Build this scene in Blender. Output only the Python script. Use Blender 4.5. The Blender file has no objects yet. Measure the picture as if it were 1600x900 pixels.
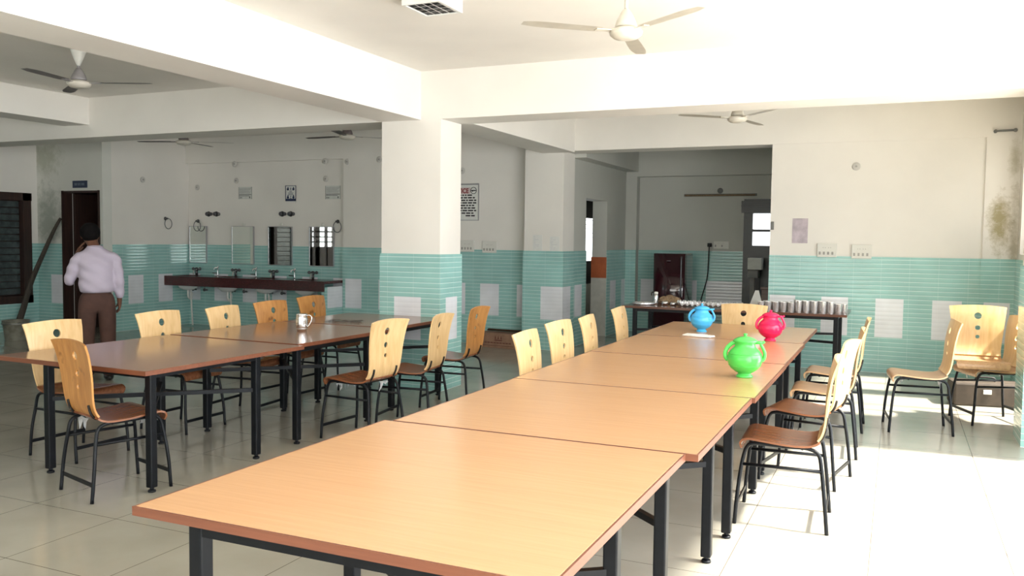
import bpy, bmesh, math, random
from mathutils import Vector, Matrix, Euler
random.seed(7)
PI = math.pi
R_ = math.radians
sc = bpy.context.scene
C = sc.collection

# ---------------------------------------------------------------- camera
CH = 1.52
def cam_matrix(yaw, pitch, roll):
    cy, sy = math.cos(yaw), math.sin(yaw); cp, sp = math.cos(pitch), math.sin(pitch); cr, sr = math.cos(roll), math.sin(roll)
    Rz = Matrix(((cy, -sy, 0), (sy, cy, 0), (0, 0, 1))); B = Matrix(((1, 0, 0), (0, 0, -1), (0, 1, 0)))
    Rx = Matrix(((1, 0, 0), (0, cp, -sp), (0, sp, cp))); Rr = Matrix(((cr, -sr, 0), (sr, cr, 0), (0, 0, 1)))
    M = (Rr @ Rx @ B @ Rz).transposed()          # columns: right, down, forward
    r, d, f = M.col[0], M.col[1], M.col[2]
    m = Matrix((r, -d, -f)).transposed().to_4x4()
    m.translation = Vector((0, 0, CH))
    return m
cd = bpy.data.cameras.new('camera'); cam = bpy.data.objects.new('camera', cd); C.objects.link(cam)
cd.sensor_width = 36.0; cd.lens = 36.0 * 1342.5 / 1600.0; cd.clip_start = 0.05; cd.clip_end = 200
cam.matrix_world = cam_matrix(-.42124, .057018, .011841)
sc.camera = cam
# ---------------------------------------------------------------- world, sun, exposure
W = bpy.data.worlds.new('world'); sc.world = W; W.use_nodes = True
bg = W.node_tree.nodes['Background']; bg.inputs[0].default_value = (0.93, 0.97, 1.0, 1); bg.inputs[1].default_value = 2.2
sd = bpy.data.lights.new('sun', 'SUN'); sd.energy = 22.0; sd.angle = R_(4); sd.color = (1, .93, .80)
sun = bpy.data.objects.new('sun', sd); C.objects.link(sun); sun.rotation_euler = (R_(0), R_(40), R_(4))
def area(name, loc, rot, sx, sy, e, col=(0.93, 0.97, 1.0)):
    l = bpy.data.lights.new(name, 'AREA'); l.shape = 'RECTANGLE'; l.size = sx; l.size_y = sy; l.energy = e; l.color = col
    o = bpy.data.objects.new(name, l); C.objects.link(o); o.location = loc; o.rotation_euler = rot
    return o
# daylight entering at the real openings of the right wall, the rear wall and the left wall
area('daylight_right', (1.42, 1.8, 1.35), (0, R_(90), 0), 2.5, 10.4, 560, (.90, .95, 1.0))
area('daylight_far_bay', (1.42, 8.85, 1.35), (0, R_(90), 0), 2.5, 1.2, 14)
area('daylight_rear', (-4.0, -4.15, 1.7), (R_(90), 0, 0), 7.0, 1.8, 112, (1, .93, .80))
area('daylight_left', (-12.85, 5.3, 1.6), (0, R_(-90), 0), 1.2, 1.6, 6)
area('daylight_kitchen', (-1.9, 14.25, 1.7), (R_(-90), 0, 0), .6, .6, 1.5)
sc.view_settings.view_transform = 'Standard'; sc.view_settings.look = 'None'
sc.view_settings.exposure = 0.27; sc.view_settings.gamma = 1.0; sc.view_settings.use_curve_mapping = False

# ---------------------------------------------------------------- materials
def nt(name):
    m = bpy.data.materials.new(name); m.use_nodes = True
    return m, m.node_tree, m.node_tree.nodes['Principled BSDF']
def N(t, typ, **kw):
    n = t.nodes.new(typ)
    for k, v in kw.items(): setattr(n, k, v)
    return n
def mix(t, a, b, fac):
    n = N(t, 'ShaderNodeMix', data_type='RGBA')
    for s, v in ((0, fac), (6, a), (7, b)):
        if isinstance(v, (int, float, tuple)): n.inputs[s].default_value = v
        else: t.links.new(v, n.inputs[s])
    return n.outputs[2]
def math_(t, op, a, b=0.0, c=None):
    n = N(t, 'ShaderNodeMath', operation=op)
    for i, v in enumerate((a, b) if c is None else (a, b, c)):
        if isinstance(v, (int, float)): n.inputs[i].default_value = v
        else: t.links.new(v, n.inputs[i])
    return n.outputs[0]
def ramp(t, fac, p0, p1, c0=(0, 0, 0, 1), c1=(1, 1, 1, 1)):
    n = N(t, 'ShaderNodeValToRGB'); n.color_ramp.elements[0].position = p0; n.color_ramp.elements[1].position = p1
    n.color_ramp.elements[0].color = c0; n.color_ramp.elements[1].color = c1
    t.links.new(fac, n.inputs[0]); return n.outputs[0]
def plain(name, col, rough=.5, metal=0.0, noise=0.0, scale=12, coat=0.0, spec=.5):
    m, t, b = nt(name); b.inputs['Specular IOR Level'].default_value = spec
    b.inputs['Base Color'].default_value = (*col, 1); b.inputs['Roughness'].default_value = rough; b.inputs['Metallic'].default_value = metal
    b.inputs['Coat Weight'].default_value = coat
    if noise:
        tc = N(t, 'ShaderNodeTexCoord'); n = N(t, 'ShaderNodeTexNoise'); n.inputs['Scale'].default_value = scale; n.inputs['Detail'].default_value = 5
        t.links.new(tc.outputs['Object'], n.inputs['Vector'])
        c0 = tuple(max(0, c * (1 - noise)) for c in col) + (1,); c1 = tuple(min(1, c * (1 + noise)) for c in col) + (1,)
        t.links.new(ramp(t, n.outputs['Fac'], .35, .65, c0, c1), b.inputs['Base Color'])
    return m
def paint(name, col, stains=()):
    """whitewash with faint blotches; stains: (centre, radii, colour) patches of mould or grime with their own ragged shape"""
    m, t, b = nt(name); b.inputs['Roughness'].default_value = .65
    tc = N(t, 'ShaderNodeTexCoord'); n = N(t, 'ShaderNodeTexNoise'); n.inputs['Scale'].default_value = 1.3; n.inputs['Detail'].default_value = 6
    t.links.new(tc.outputs['Object'], n.inputs['Vector'])
    col4 = lambda k: tuple(c * k for c in col) + (1,)
    base = ramp(t, n.outputs['Fac'], .3, .7, col4(.95), col4(1.03))
    for ctr, rad, sc_, amt in stains:
        mp = N(t, 'ShaderNodeMapping', vector_type='POINT'); t.links.new(tc.outputs['Object'], mp.inputs[0])
        mp.inputs['Location'].default_value = tuple(-c / r for c, r in zip(ctr, rad)); mp.inputs['Scale'].default_value = tuple(1 / r for r in rad)
        ln = N(t, 'ShaderNodeVectorMath', operation='LENGTH'); t.links.new(mp.outputs[0], ln.inputs[0])
        n2 = N(t, 'ShaderNodeTexNoise'); n2.inputs['Scale'].default_value = 7; n2.inputs['Detail'].default_value = 8; n2.inputs['Roughness'].default_value = .75
        t.links.new(tc.outputs['Object'], n2.inputs['Vector'])
        fall = math_(t, 'SUBTRACT', 1.0, ln.outputs['Value']); fall = math_(t, 'MULTIPLY_ADD', fall, .6, n2.outputs['Fac'])
        base = mix(t, base, (*sc_, 1), math_(t, 'MULTIPLY', ramp(t, fall, .62, .95), amt))
    t.links.new(base, b.inputs['Base Color']); return m
def ribbed(name, col, line, pitch=.051, lw=.085, rough=.12):
    """glossy ribbed dado tile: thin pale horizontal joints every 5 cm, vertical joints every 30 cm"""
    m, t, b = nt(name); b.inputs['Roughness'].default_value = rough; b.inputs['IOR'].default_value = 1.5
    tc = N(t, 'ShaderNodeTexCoord'); s = N(t, 'ShaderNodeSeparateXYZ'); t.links.new(tc.outputs['Object'], s.inputs[0])
    g = N(t, 'ShaderNodeNewGeometry'); gs = N(t, 'ShaderNodeSeparateXYZ'); t.links.new(g.outputs['True Normal'], gs.inputs[0])
    isx = math_(t, 'GREATER_THAN', math_(t, 'ABSOLUTE', gs.outputs[0]), .5)
    along = math_(t, 'ADD', math_(t, 'MULTIPLY', s.outputs[1], isx), math_(t, 'MULTIPLY', s.outputs[0], math_(t, 'SUBTRACT', 1.0, isx)))
    fz = math_(t, 'FRACT', math_(t, 'DIVIDE', s.outputs[2], pitch)); hl = math_(t, 'LESS_THAN', fz, lw)
    fa = math_(t, 'FRACT', math_(t, 'DIVIDE', math_(t, 'ADD', along, 50.0), .302)); vl = math_(t, 'LESS_THAN', fa, .008)
    lines = math_(t, 'MAXIMUM', hl, math_(t, 'MULTIPLY', vl, .5))
    n = N(t, 'ShaderNodeTexNoise'); n.inputs['Scale'].default_value = 3; t.links.new(tc.outputs['Object'], n.inputs['Vector'])
    base = ramp(t, n.outputs['Fac'], .3, .7, tuple(c * .9 for c in col) + (1,), tuple(c * 1.08 for c in col) + (1,))
    t.links.new(mix(t, base, (*line, 1), lines), b.inputs['Base Color'])
    hump = math_(t, 'SINE', math_(t, 'MULTIPLY', fz, PI))
    bp = N(t, 'ShaderNodeBump'); bp.inputs['Strength'].default_value = .35; bp.inputs['Distance'].default_value = .004
    t.links.new(hump, bp.inputs['Height']); t.links.new(bp.outputs[0], b.inputs['Normal']); return m
def floor_mat():
    m, t, b = nt('vitrified_floor_tile'); b.inputs['Roughness'].default_value = .13
    tc = N(t, 'ShaderNodeTexCoord'); s = N(t, 'ShaderNodeSeparateXYZ'); t.links.new(tc.outputs['Object'], s.inputs[0])
    fx = math_(t, 'FRACT', math_(t, 'DIVIDE', math_(t, 'ADD', s.outputs[0], .693 + 61.5), .615))
    fy = math_(t, 'FRACT', math_(t, 'DIVIDE', math_(t, 'ADD', s.outputs[1], -2.634 + 62.5), .625))
    ln = math_(t, 'MAXIMUM', math_(t, 'LESS_THAN', fx, .007), math_(t, 'LESS_THAN', fy, .007))
    n = N(t, 'ShaderNodeTexNoise'); n.inputs['Scale'].default_value = 2.2; n.inputs['Detail'].default_value = 8; t.links.new(tc.outputs['Object'], n.inputs['Vector'])
    base = ramp(t, n.outputs['Fac'], .3, .7, (.33, .315, .265, 1), (.39, .375, .32, 1))
    t.links.new(mix(t, base, (.12, .10, .08, 1), ln), b.inputs['Base Color'])
    t.links.new(math_(t, 'MULTIPLY_ADD', n.outputs['Fac'], .12, .07), b.inputs['Roughness']); return m
def wood(name, c0, c1, axis='X', rough=.3, scale=1.0, coat=0.0, spots=False):
    m, t, b = nt(name); b.inputs['Roughness'].default_value = rough; b.inputs['Coat Weight'].default_value = coat
    tc = N(t, 'ShaderNodeTexCoord'); mp = N(t, 'ShaderNodeMapping'); t.links.new(tc.outputs['Object'], mp.inputs[0])
    k = {'X': (1.2, 30, 30), 'Y': (30, 1.2, 30), 'Z': (14, 14, 1.2)}[axis]; mp.inputs['Scale'].default_value = tuple(v * scale for v in k)
    n = N(t, 'ShaderNodeTexNoise'); n.inputs['Scale'].default_value = 2.2; n.inputs['Detail'].default_value = 6; n.inputs['Distortion'].default_value = .6
    t.links.new(mp.outputs[0], n.inputs['Vector'])
    out = ramp(t, n.outputs['Fac'], .3, .7, (*c0, 1), (*c1, 1))
    if spots:
        n2 = N(t, 'ShaderNodeTexNoise'); n2.inputs['Scale'].default_value = 9; t.links.new(tc.outputs['Object'], n2.inputs['Vector'])
        out = mix(t, out, (c0[0] * .5, c0[1] * .42, c0[2] * .35, 1), ramp(t, n2.outputs['Fac'], .64, .74))
    t.links.new(out, b.inputs['Base Color']); return m

M = {}
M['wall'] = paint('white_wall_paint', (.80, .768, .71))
M['wallK'] = paint('shaded_kitchen_paint', (.56, .56, .51))  # wall paint greyed so its colour carries the kitchen's dimness
M['wallR'] = paint('white_wall_paint_with_mould', (.80, .768, .71), [((1.02, 10.97, 1.75), (.20, .3, .45), (.30, .25, .10), .85), ((1.16, 10.97, 1.5), (.10, .3, .9), (.25, .22, .12), .6), ((1.14, 10.97, 2.45), (.10, .3, .35), (.28, .25, .12), .5)])
M['wallD'] = paint('white_wall_paint_with_damp', (.70, .70, .64), [((-12.3, 9.4, 1.75), (.55, .4, .75), (.20, .24, .19), .6), ((-12.4, 9.4, 2.7), (.6, .4, .4), (.30, .32, .2), .5)])
M['dado'] = ribbed('sea_green_ribbed_tile', (.31, .56, .525), (.76, .90, .87))
M['dadow'] = ribbed('white_ribbed_tile', (.78, .80, .84), (.88, .89, .92), lw=.05)
M['floor'] = floor_mat()
M['top'] = wood('glare_pale_laminate_tabletop', (.53, .30, .15), (.58, .335, .17), 'X', .22)  # laminate with the window glare put into its paler colour
M['topL'] = wood('shaded_laminate_tabletop', (.26, .138, .085), (.30, .162, .10), 'X', .16)  # same laminate, weaker light of the left row put into its colour
M['lip'] = wood('red_brown_table_edging', (.15, .05, .025), (.20, .068, .034), 'X', .4)
M['lippale'] = wood('pale_table_edging', (.62, .42, .28), (.72, .50, .35), 'Y', .4)
M['topK'] = wood('dark_brown_tabletop', (.10, .045, .03), (.16, .07, .045), 'X', .18)
M['steel'] = plain('black_enamel_tube', (.005, .006, .008), .4, 0, .2, spec=.22)
M['ply'] = wood('pale_plywood', (.66, .42, .185), (.80, .56, .29), 'Z', .32, spots=False)
M['plyo'] = wood('orange_plywood', (.40, .165, .04), (.58, .28, .085), 'Z', .32, spots=True)
M['seat'] = wood('brown_seat_veneer', (.17, .062, .028), (.26, .10, .045), 'Y', .25)
M['seatp'] = wood('tan_seat_veneer', (.42, .24, .12), (.55, .34, .18), 'Y', .3)
M['chrome'] = plain('polished_steel', (.75, .75, .76), .14, 1.0, .1)
M['chromed'] = plain('dull_chrome', (.14, .14, .15), .3, 1.0, .1)
M['tin'] = plain('bright_tumbler_steel', (.95, .95, .96), .25, .75, .0)
M['white'] = plain('white_plastic', (.72, .72, .68), .4, 0, .05)
M['fan'] = plain('cream_fan_enamel', (.62, .58, .50), .35, 0, .05)
M['fang'] = plain('grey_fan_enamel', (.30, .28, .28), .4, 0, .1)
M['fand'] = plain('brown_fan_enamel', (.16, .13, .13), .4, 0, .1)
M['green'] = plain('green_plastic', (.07, .52, .08), .22, 0, .05)
M['blue'] = plain('sky_blue_plastic', (.06, .42, .78), .22, 0, .05)
M['red'] = plain('crimson_plastic', (.74, .008, .085), .22, 0, .05)
M['gran'] = plain('maroon_granite', (.065, .012, .012), .2, 0, .4, 90)
M['ceramic'] = plain('white_ceramic', (.75, .75, .73), .12)
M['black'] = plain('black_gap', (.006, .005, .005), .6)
M['dwood'] = wood('dark_brown_door_wood', (.022, .010, .008), (.045, .02, .014), 'Z', .5)
M['louvre'] = plain('grey_louvre_glass', (.05, .065, .065), .25, 0, .2)
M['fridge'] = plain('maroon_gloss_enamel', (.035, .003, .008), .12, 0, .05, coat=.8)
M['carton'] = plain('brown_cardboard', (.30, .17, .11), .8, 0, .12)
M['cartonp'] = plain('cardboard_print', (.14, .05, .035), .8)
M['orange'] = plain('orange_tile', (.45, .12, .045), .4, 0, .1)
M['cream'] = plain('cream_tile', (.50, .50, .45), .4, 0, .06)
M['paper'] = plain('paper', (.72, .72, .68), .7, 0, .03)
M['greyp'] = plain('grey_notice_paper', (.64, .65, .61), .7, 0, .05)
M['ink'] = plain('black_print', (.015, .013, .015), .6)
M['redink'] = plain('dark_red_print', (.22, .02, .025), .6)
M['blueink'] = plain('dark_blue_print', (.02, .03, .08), .6)
M['pink'] = plain('pink_band', (.62, .50, .48), .7)
M['boardf'] = plain('aluminium_frame', (.45, .44, .46), .35, .8)
M['bluesign'] = plain('blue_sign', (.015, .03, .07), .4)
M['plate'] = plain('cream_switch_plate', (.70, .69, .63), .4)
M['plated'] = plain('switch_rocker', (.34, .33, .30), .4)
M['capm'] = plain('grey_plastic_cap', (.58, .56, .52), .5)
M['skin'] = plain('brown_skin', (.13, .055, .03), .5, 0, .08)
M['shirt'] = plain('pale_lilac_shirt', (.47, .415, .50), .8, 0, .04, 6)
M['trouser'] = plain('dark_brown_trousers', (.075, .035, .026), .85, 0, .12)
M['hair'] = plain('black_hair', (.006, .005, .005), .9, spec=.1)
M['shoe'] = plain('black_shoe', (.012, .011, .010), .4)
M['bucket'] = plain('galvanised_tin', (.28, .27, .22), .4, .4, .2)
M['pole'] = wood('weathered_wood', (.035, .028, .022), (.075, .06, .045), 'Z', .8)
M['rope'] = plain('cream_twine', (.70, .66, .60), .8)
M['basket'] = plain('brown_woven_cloth', (.28, .19, .11), .85, 0, .3, 60)
M['mauve'] = plain('mauve_paper_remnant', (.48, .42, .46), .8, 0, .2, 9)
M['greybox'] = plain('grey_painted_box', (.17, .17, .16), .5, 0, .1)
M['kdoor'] = plain('black_painted_door', (.014, .017, .015), .35, 0, .2)
M['brownbox'] = plain('brown_suitcase', (.06, .045, .033), .6, 0, .2)
m, t, b = nt('mirror_glass'); b.inputs['Metallic'].default_value = 1; b.inputs['Roughness'].default_value = .02; b.inputs['Base Color'].default_value = (.72, .76, .72, 1); M['mirror'] = m
def glassmat(name, rough=.02, tint=(1, 1, 1)):
    m = bpy.data.materials.new(name); m.use_nodes = True; t = m.node_tree; t.nodes.clear()
    o = N(t, 'ShaderNodeOutputMaterial'); tr = N(t, 'ShaderNodeBsdfTransparent'); g = N(t, 'ShaderNodeBsdfGlossy'); mx = N(t, 'ShaderNodeMixShader')
    tr.inputs[0].default_value = (*tint, 1); g.inputs['Roughness'].default_value = rough; 
    mx.inputs[0].default_value = .06; t.links.new(tr.outputs[0], mx.inputs[1]); t.links.new(g.outputs[0], mx.inputs[2]); t.links.new(mx.outputs[0], o.inputs[0]); return m
m, t, b = nt('torn_cloudy_plastic'); b.inputs['Base Color'].default_value = (.75, .76, .78, 1); b.inputs['Roughness'].default_value = .3; b.inputs['Alpha'].default_value = .55; M['wrap'] = m
M['glass'] = glassmat('window_glass'); M['film'] = glassmat('clear_plastic_film', .1, (.85, .85, .85))

# ---------------------------------------------------------------- geometry helpers
def box(bm, a, b, mi=0, mat=None):
    x0, y0, z0 = a; x1, y1, z1 = b
    v = [bm.verts.new(p) for p in ((x0, y0, z0), (x1, y0, z0), (x1, y1, z0), (x0, y1, z0), (x0, y0, z1), (x1, y0, z1), (x1, y1, z1), (x0, y1, z1))]
    if mat is not None:
        for q in v: q.co = mat @ q.co
    for f in ((0, 3, 2, 1), (4, 5, 6, 7), (0, 1, 5, 4), (1, 2, 6, 5), (2, 3, 7, 6), (3, 0, 4, 7)):
        bm.faces.new([v[i] for i in f]).material_index = mi
def smooth_path(pts, n=5):
    P = [Vector(p) for p in pts]; out = []
    for i in range(len(P) - 1):
        p0 = P[max(i - 1, 0)]; p1 = P[i]; p2 = P[i + 1]; p3 = P[min(i + 2, len(P) - 1)]
        for k in range(n):
            s = k / n
            out.append(.5 * ((2 * p1) + (p2 - p0) * s + (2 * p0 - 5 * p1 + 4 * p2 - p3) * s * s + (3 * p1 - p0 - 3 * p2 + p3) * s ** 3))
    out.append(P[-1]); return out
def tube(bm, pts, r, n=10, mi=0, sq=1.0, closed=False):
    P = [Vector(p) for p in pts]; rings = []; prev = None
    for i, p in enumerate(P):
        if closed: d = (P[(i + 1) % len(P)] - P[i - 1])
        else: d = (P[min(i + 1, len(P) - 1)] - P[max(i - 1, 0)])
        d.normalize()
        if prev is None:
            ref = Vector((0, 0, 1)) if abs(d.z) < .9 else Vector((1, 0, 0)); u = d.cross(ref).normalized()
        else: u = (prev - d * prev.dot(d)).normalized()
        prev = u; w = d.cross(u); rr = r[i] if isinstance(r, (list, tuple)) else r
        rings.append([bm.verts.new(p + (u * math.cos(2 * PI * k / n) + w * math.sin(2 * PI * k / n) * sq) * rr) for k in range(n)])
    m = len(rings)
    for i in range(m if closed else m - 1):
        A, B = rings[i], rings[(i + 1) % m]
        for k in range(n):
            f = bm.faces.new((A[k], A[(k + 1) % n], B[(k + 1) % n], B[k])); f.material_index = mi; f.smooth = True
    if not closed:
        bm.faces.new(rings[0][::-1]).material_index = mi; bm.faces.new(rings[-1]).material_index = mi
def sqtube(bm, p0, p1, w, mi=0):
    p0 = Vector(p0); p1 = Vector(p1); d = (p1 - p0).normalized(); ref = Vector((0, 0, 1)) if abs(d.z) < .9 else Vector((1, 0, 0))
    u = d.cross(ref).normalized(); v = d.cross(u); h = w / 2
    A = [bm.verts.new(p0 + u * a * h + v * b * h) for a, b in ((-1, -1), (1, -1), (1, 1), (-1, 1))]
    B = [bm.verts.new(p1 + u * a * h + v * b * h) for a, b in ((-1, -1), (1, -1), (1, 1), (-1, 1))]
    for k in range(4): bm.faces.new((A[k], A[(k + 1) % 4], B[(k + 1) % 4], B[k])).material_index = mi
    bm.faces.new(A[::-1]); bm.faces.new(B)
def lathe(bm, prof, n=32, mi=0, mat=None, cap=True):
    rings = []
    for r, z in prof:
        rings.append([bm.verts.new((r * math.cos(2 * PI * k / n), r * math.sin(2 * PI * k / n), z)) for k in range(n)])
    for A, B in zip(rings, rings[1:]):
        for k in range(n):
            f = bm.faces.new((A[k], A[(k + 1) % n], B[(k + 1) % n], B[k])); f.material_index = mi; f.smooth = True
    if cap: bm.faces.new(rings[0][::-1]); bm.faces.new(rings[-1])
    if mat is not None:
        for rg in rings:
            for v in rg: v.co = mat @ v.co
def ellipsoid(bm, c, r, n=16, mi=0):
    m = Matrix.Translation(c) @ Matrix.Diagonal((*r, 1))
    g = bmesh.ops.create_uvsphere(bm, u_segments=n, v_segments=n // 2 + 2, radius=1, matrix=m)
    for v in g['verts']:
        for f in v.link_faces: f.smooth = True; f.material_index = mi
def obj(name, bm, mats, parent=None, bevel=0.0, loc=None, rz=0.0):
    bmesh.ops.recalc_face_normals(bm, faces=bm.faces[:])
    me = bpy.data.meshes.new(name); bm.to_mesh(me); bm.free()
    for mm in (mats if isinstance(mats, (list, tuple)) else [mats]): me.materials.append(mm)
    o = bpy.data.objects.new(name, me); C.objects.link(o)
    if parent is not None: o.parent = parent
    if loc is not None: o.location = loc
    if rz: o.rotation_euler = (0, 0, rz)
    if bevel:
        b = o.modifiers.new('bevel', 'BEVEL'); b.width = bevel; b.segments = 2; b.limit_method = 'ANGLE'
    return o
def tag(o, label, cat, group=None):
    o['label'] = label; o['category'] = cat
    if group: o['group'] = group
    return o
def thing(name, label, cat, loc=(0, 0, 0), rz=0.0, group=None):
    o = bpy.data.objects.new(name, None); C.objects.link(o); o.location = loc; o.rotation_euler = (0, 0, rz); o.empty_display_size = .1
    return tag(o, label, cat, group)
def struct(o): o['kind'] = 'structure'; return o
def dup(root, loc, rz, label, group=None):
    r = root.copy(); C.objects.link(r); r.location = loc; r.rotation_euler = (0, 0, rz); r['label'] = label
    if group: r['group'] = group
    for ch in list(root.children):
        c = ch.copy(); C.objects.link(c); c.parent = r
        for g in list(ch.children):
            d = g.copy(); C.objects.link(d); d.parent = c
    return r
NB = bmesh.new

# ---------------------------------------------------------------- the building
def cells(a0, a1, z0, z1, openings, patches):
    A = sorted({a0, a1, *[v for o in openings + patches for v in o[:2] if a0 < v < a1]})
    Z = sorted({z0, z1, *[v for o in openings + patches for v in o[2:4] if z0 < v < z1]})
    for i in range(len(A) - 1):
        for j in range(len(Z) - 1):
            ca, cz = (A[i] + A[i + 1]) / 2, (Z[j] + Z[j + 1]) / 2
            if any(o[0] < ca < o[1] and o[2] < cz < o[3] for o in openings): continue
            yield A[i], A[i + 1], Z[j], Z[j + 1], any(p[0] < ca < p[1] and p[2] < cz < p[3] for p in patches)
def slab_wall(bm, axis, c0, c1, a0, a1, z0, z1, openings=[], patches=[]):
    for p, q, r, s, w in cells(a0, a1, z0, z1, openings, patches):
        if axis == 'Y': box(bm, (p, min(c0, c1), r), (q, max(c0, c1), s), 1 if w else 0)
        else: box(bm, (min(c0, c1), p, r), (max(c0, c1), q, s), 1 if w else 0)
CZ = 3.15; DZ = 1.36; PT = (.42, .875)
def pat(starts, w=.30): return [(s, s + w, *PT) for s in starts]
def wall(name, axis, face, back, a0, a1, z1=CZ, openings=[], dado=True, patches=[], mat='wall', drange=None, z0=0):
    bm = NB(); slab_wall(bm, axis, face, back, a0, a1, z0, z1, openings); w = struct(obj(name, bm, M[mat]))
    if dado:
        d = drange or (a0, a1); s = -1 if back > face else 1
        bm = NB(); slab_wall(bm, axis, face, face + s * .014, d[0], d[1], 0, DZ, openings, patches); obj('dado_tiles', bm, [M['dado'], M['dadow']], w)
    return w
bm = NB(); box(bm, (-13.6, -4.3, -.12), (1.32, 14.4, 0)); struct(obj('floor', bm, M['floor']))
bm = NB(); box(bm, (-13.6, -4.3, CZ), (1.5, 14.4, CZ + .15)); struct(obj('ceiling', bm, M['wall']))
bm = NB(); box(bm, (1.32, -6, -.25), (7.5, 15, -.06)); struct(obj('floor_bounce', bm, plain('bounce_concrete', (.55, .53, .48), .8, 0, .1)))  # unseen ground added outside to bounce sunlight up to the ceiling
# right wall, glazed balcony doors in the near bay, one door and one window in the far bay
ROP = [(-3.4, -.1, .05, 2.62), (.15, 3.5, .05, 2.62), (3.75, 7.0, .05, 2.62), (8.25, 9.45, .05, 2.62), (9.7, 10.7, 1.42, 2.62)]
wall('wall_right', 'X', 1.2, 1.42, -4.3, 14.4, openings=ROP, patches=pat([9.6, 10.2]), mat='wallR')
for i, (a, b_, z0, z1) in enumerate(ROP):
    bm = NB(); f = .05; nm = ('door_%d' if z0 < 1 else 'window_%d') % (i + 2)
    for s in (a, b_ - f): box(bm, (1.28, s, z0), (1.34, s + f, z1))
    for s in (z0, z1 - f): box(bm, (1.28, a, s), (1.34, b_, s + f))
    n = max(2, round((b_ - a) / 1.1))
    for k in range(1, n): box(bm, (1.29, a + (b_ - a) * k / n - .02, z0), (1.33, a + (b_ - a) * k / n + .02, z1))
    fr = struct(obj(nm, bm, M['dwood']))
    bm = NB(); box(bm, (1.305, a + f, z0 + f), (1.309, b_ - f, z1 - f)); obj('pane', bm, M['glass'], fr)
# rear wall behind the camera, windows above a sill
wall('wall_rear', 'Y', -4.0, -4.2, -12.8, 1.42, openings=[(-7.5, -.5, .85, 2.6)])
# far left wall: dark louvred window, then a plain window
LOP = [(6.35, 9.34, .42, 2.15), (4.75, 6.2, .7, 2.2)]
wall('wall_left', 'X', -12.55, -12.8, -4.3, 9.5, openings=LOP)
bm = NB()
for y in (6.40, 7.15, 7.90, 8.58, 9.28): box(bm, (-12.66, y - .05 - (.04 if y > 8 else 0), .42), (-12.53, y + .05, 2.15))
for z in (.42, 2.03): box(bm, (-12.66, 6.35, z), (-12.53, 9.34, z + .12))
box(bm, (-12.72, 6.35, .42), (-12.70, 9.34, 2.15)); LW = struct(obj('window_8', bm, M['dwood']))
bm = NB()
for y0, y1 in ((6.46, 7.08), (7.22, 7.84), (7.96, 8.44), (8.64, 9.18)):
    for k in range(14): box(bm, (-12.64, y0, .56 + k * .105), (-12.615, y1, .652 + k * .105))
obj('louvre', bm, M['louvre'], LW)
bm = NB(); tube(bm, [(-12.50, 8.42, .62), (-12.49, 8.42, .66), (-12.49, 8.42, .9), (-12.50, 8.42, .94)], .012); obj('handle', bm, M['chromed'], LW)
bm = NB()
for y, w in ((4.80, .05), (5.13, .03), (5.50, .09), (5.83, .13), (6.10, .10)): box(bm, (-12.70, y - w, .7), (-12.64, y + w, 2.2))
for z, h in ((.7, .58), (1.38, .03), (1.50, .03), (1.62, .04), (1.84, .04), (2.12, .08)): box(bm, (-12.70, 4.75, z), (-12.64, 6.2, z + h))
LW2 = struct(obj('window_9', bm, M['dwood']))
bm = NB(); box(bm, (-12.675, 4.75, .7), (-12.671, 6.2, 2.2)); obj('pane', bm, M['glass'], LW2)
# wall with the dark washroom doorway
wall('wall_washroom', 'Y', 9.45, 9.62, -12.8, -11.1, openings=[(-11.95, -11.17, 0, 2.17)], patches=pat([-12.24]), mat='wallD')
# washroom interior, near-black wall colour stands in for the lack of light
bm = NB(); slab_wall(bm, 'Y', 10.9, 11.0, -12.8, -11.3, 0, CZ); slab_wall(bm, 'X', -12.75, -12.85, 9.62, 11.0, 0, CZ); struct(obj('wall_washroom_inside', bm, plain('shaded_washroom_plaster', (.05, .03, .028), .8, 0, .1)))
wall('wall_alcove', 'X', -11.1, -11.28, 9.62, 11.2, patches=pat([9.90, 10.51]))
bm = NB(); box(bm, (-11.97, 9.425, 0), (-11.94, 9.60, 2.19)); box(bm, (-11.185, 9.43, 0), (-11.155, 9.60, 2.19)); box(bm, (-11.97, 9.425, 2.155), (-11.155, 9.60, 2.185)); struct(obj('trim_1', bm, M['dwood']))
bm = NB(); box(bm, (-11.95, 9.63, .01), (-11.91, 10.35, 2.15)); D1 = struct(obj('door_1', bm, M['dwood']))
# back wall: basin recess (6 cm deep), plain stretch, then pilaster
wall('wall_basin', 'Y', 11.2, 11.4, -11.2, -7.88, z1=2.73, patches=pat([-11.17 + .03, -10.53, -9.92, -9.31, -8.70, -8.10][0:1] + [-10.53, -9.92, -9.31, -8.70], .3) + [(-8.10, -7.885, *PT)])
wall('wall_back', 'Y', 11.14, 11.4, -7.88, -4.6, patches=pat([-7.83, -7.22, -6.62, -6.03, -5.49, -4.91]))
bm = NB(); box(bm, (-11.2, 11.14, 2.73), (-7.88, 11.4, CZ)); struct(obj('trim_2', bm, M['wall']))
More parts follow.
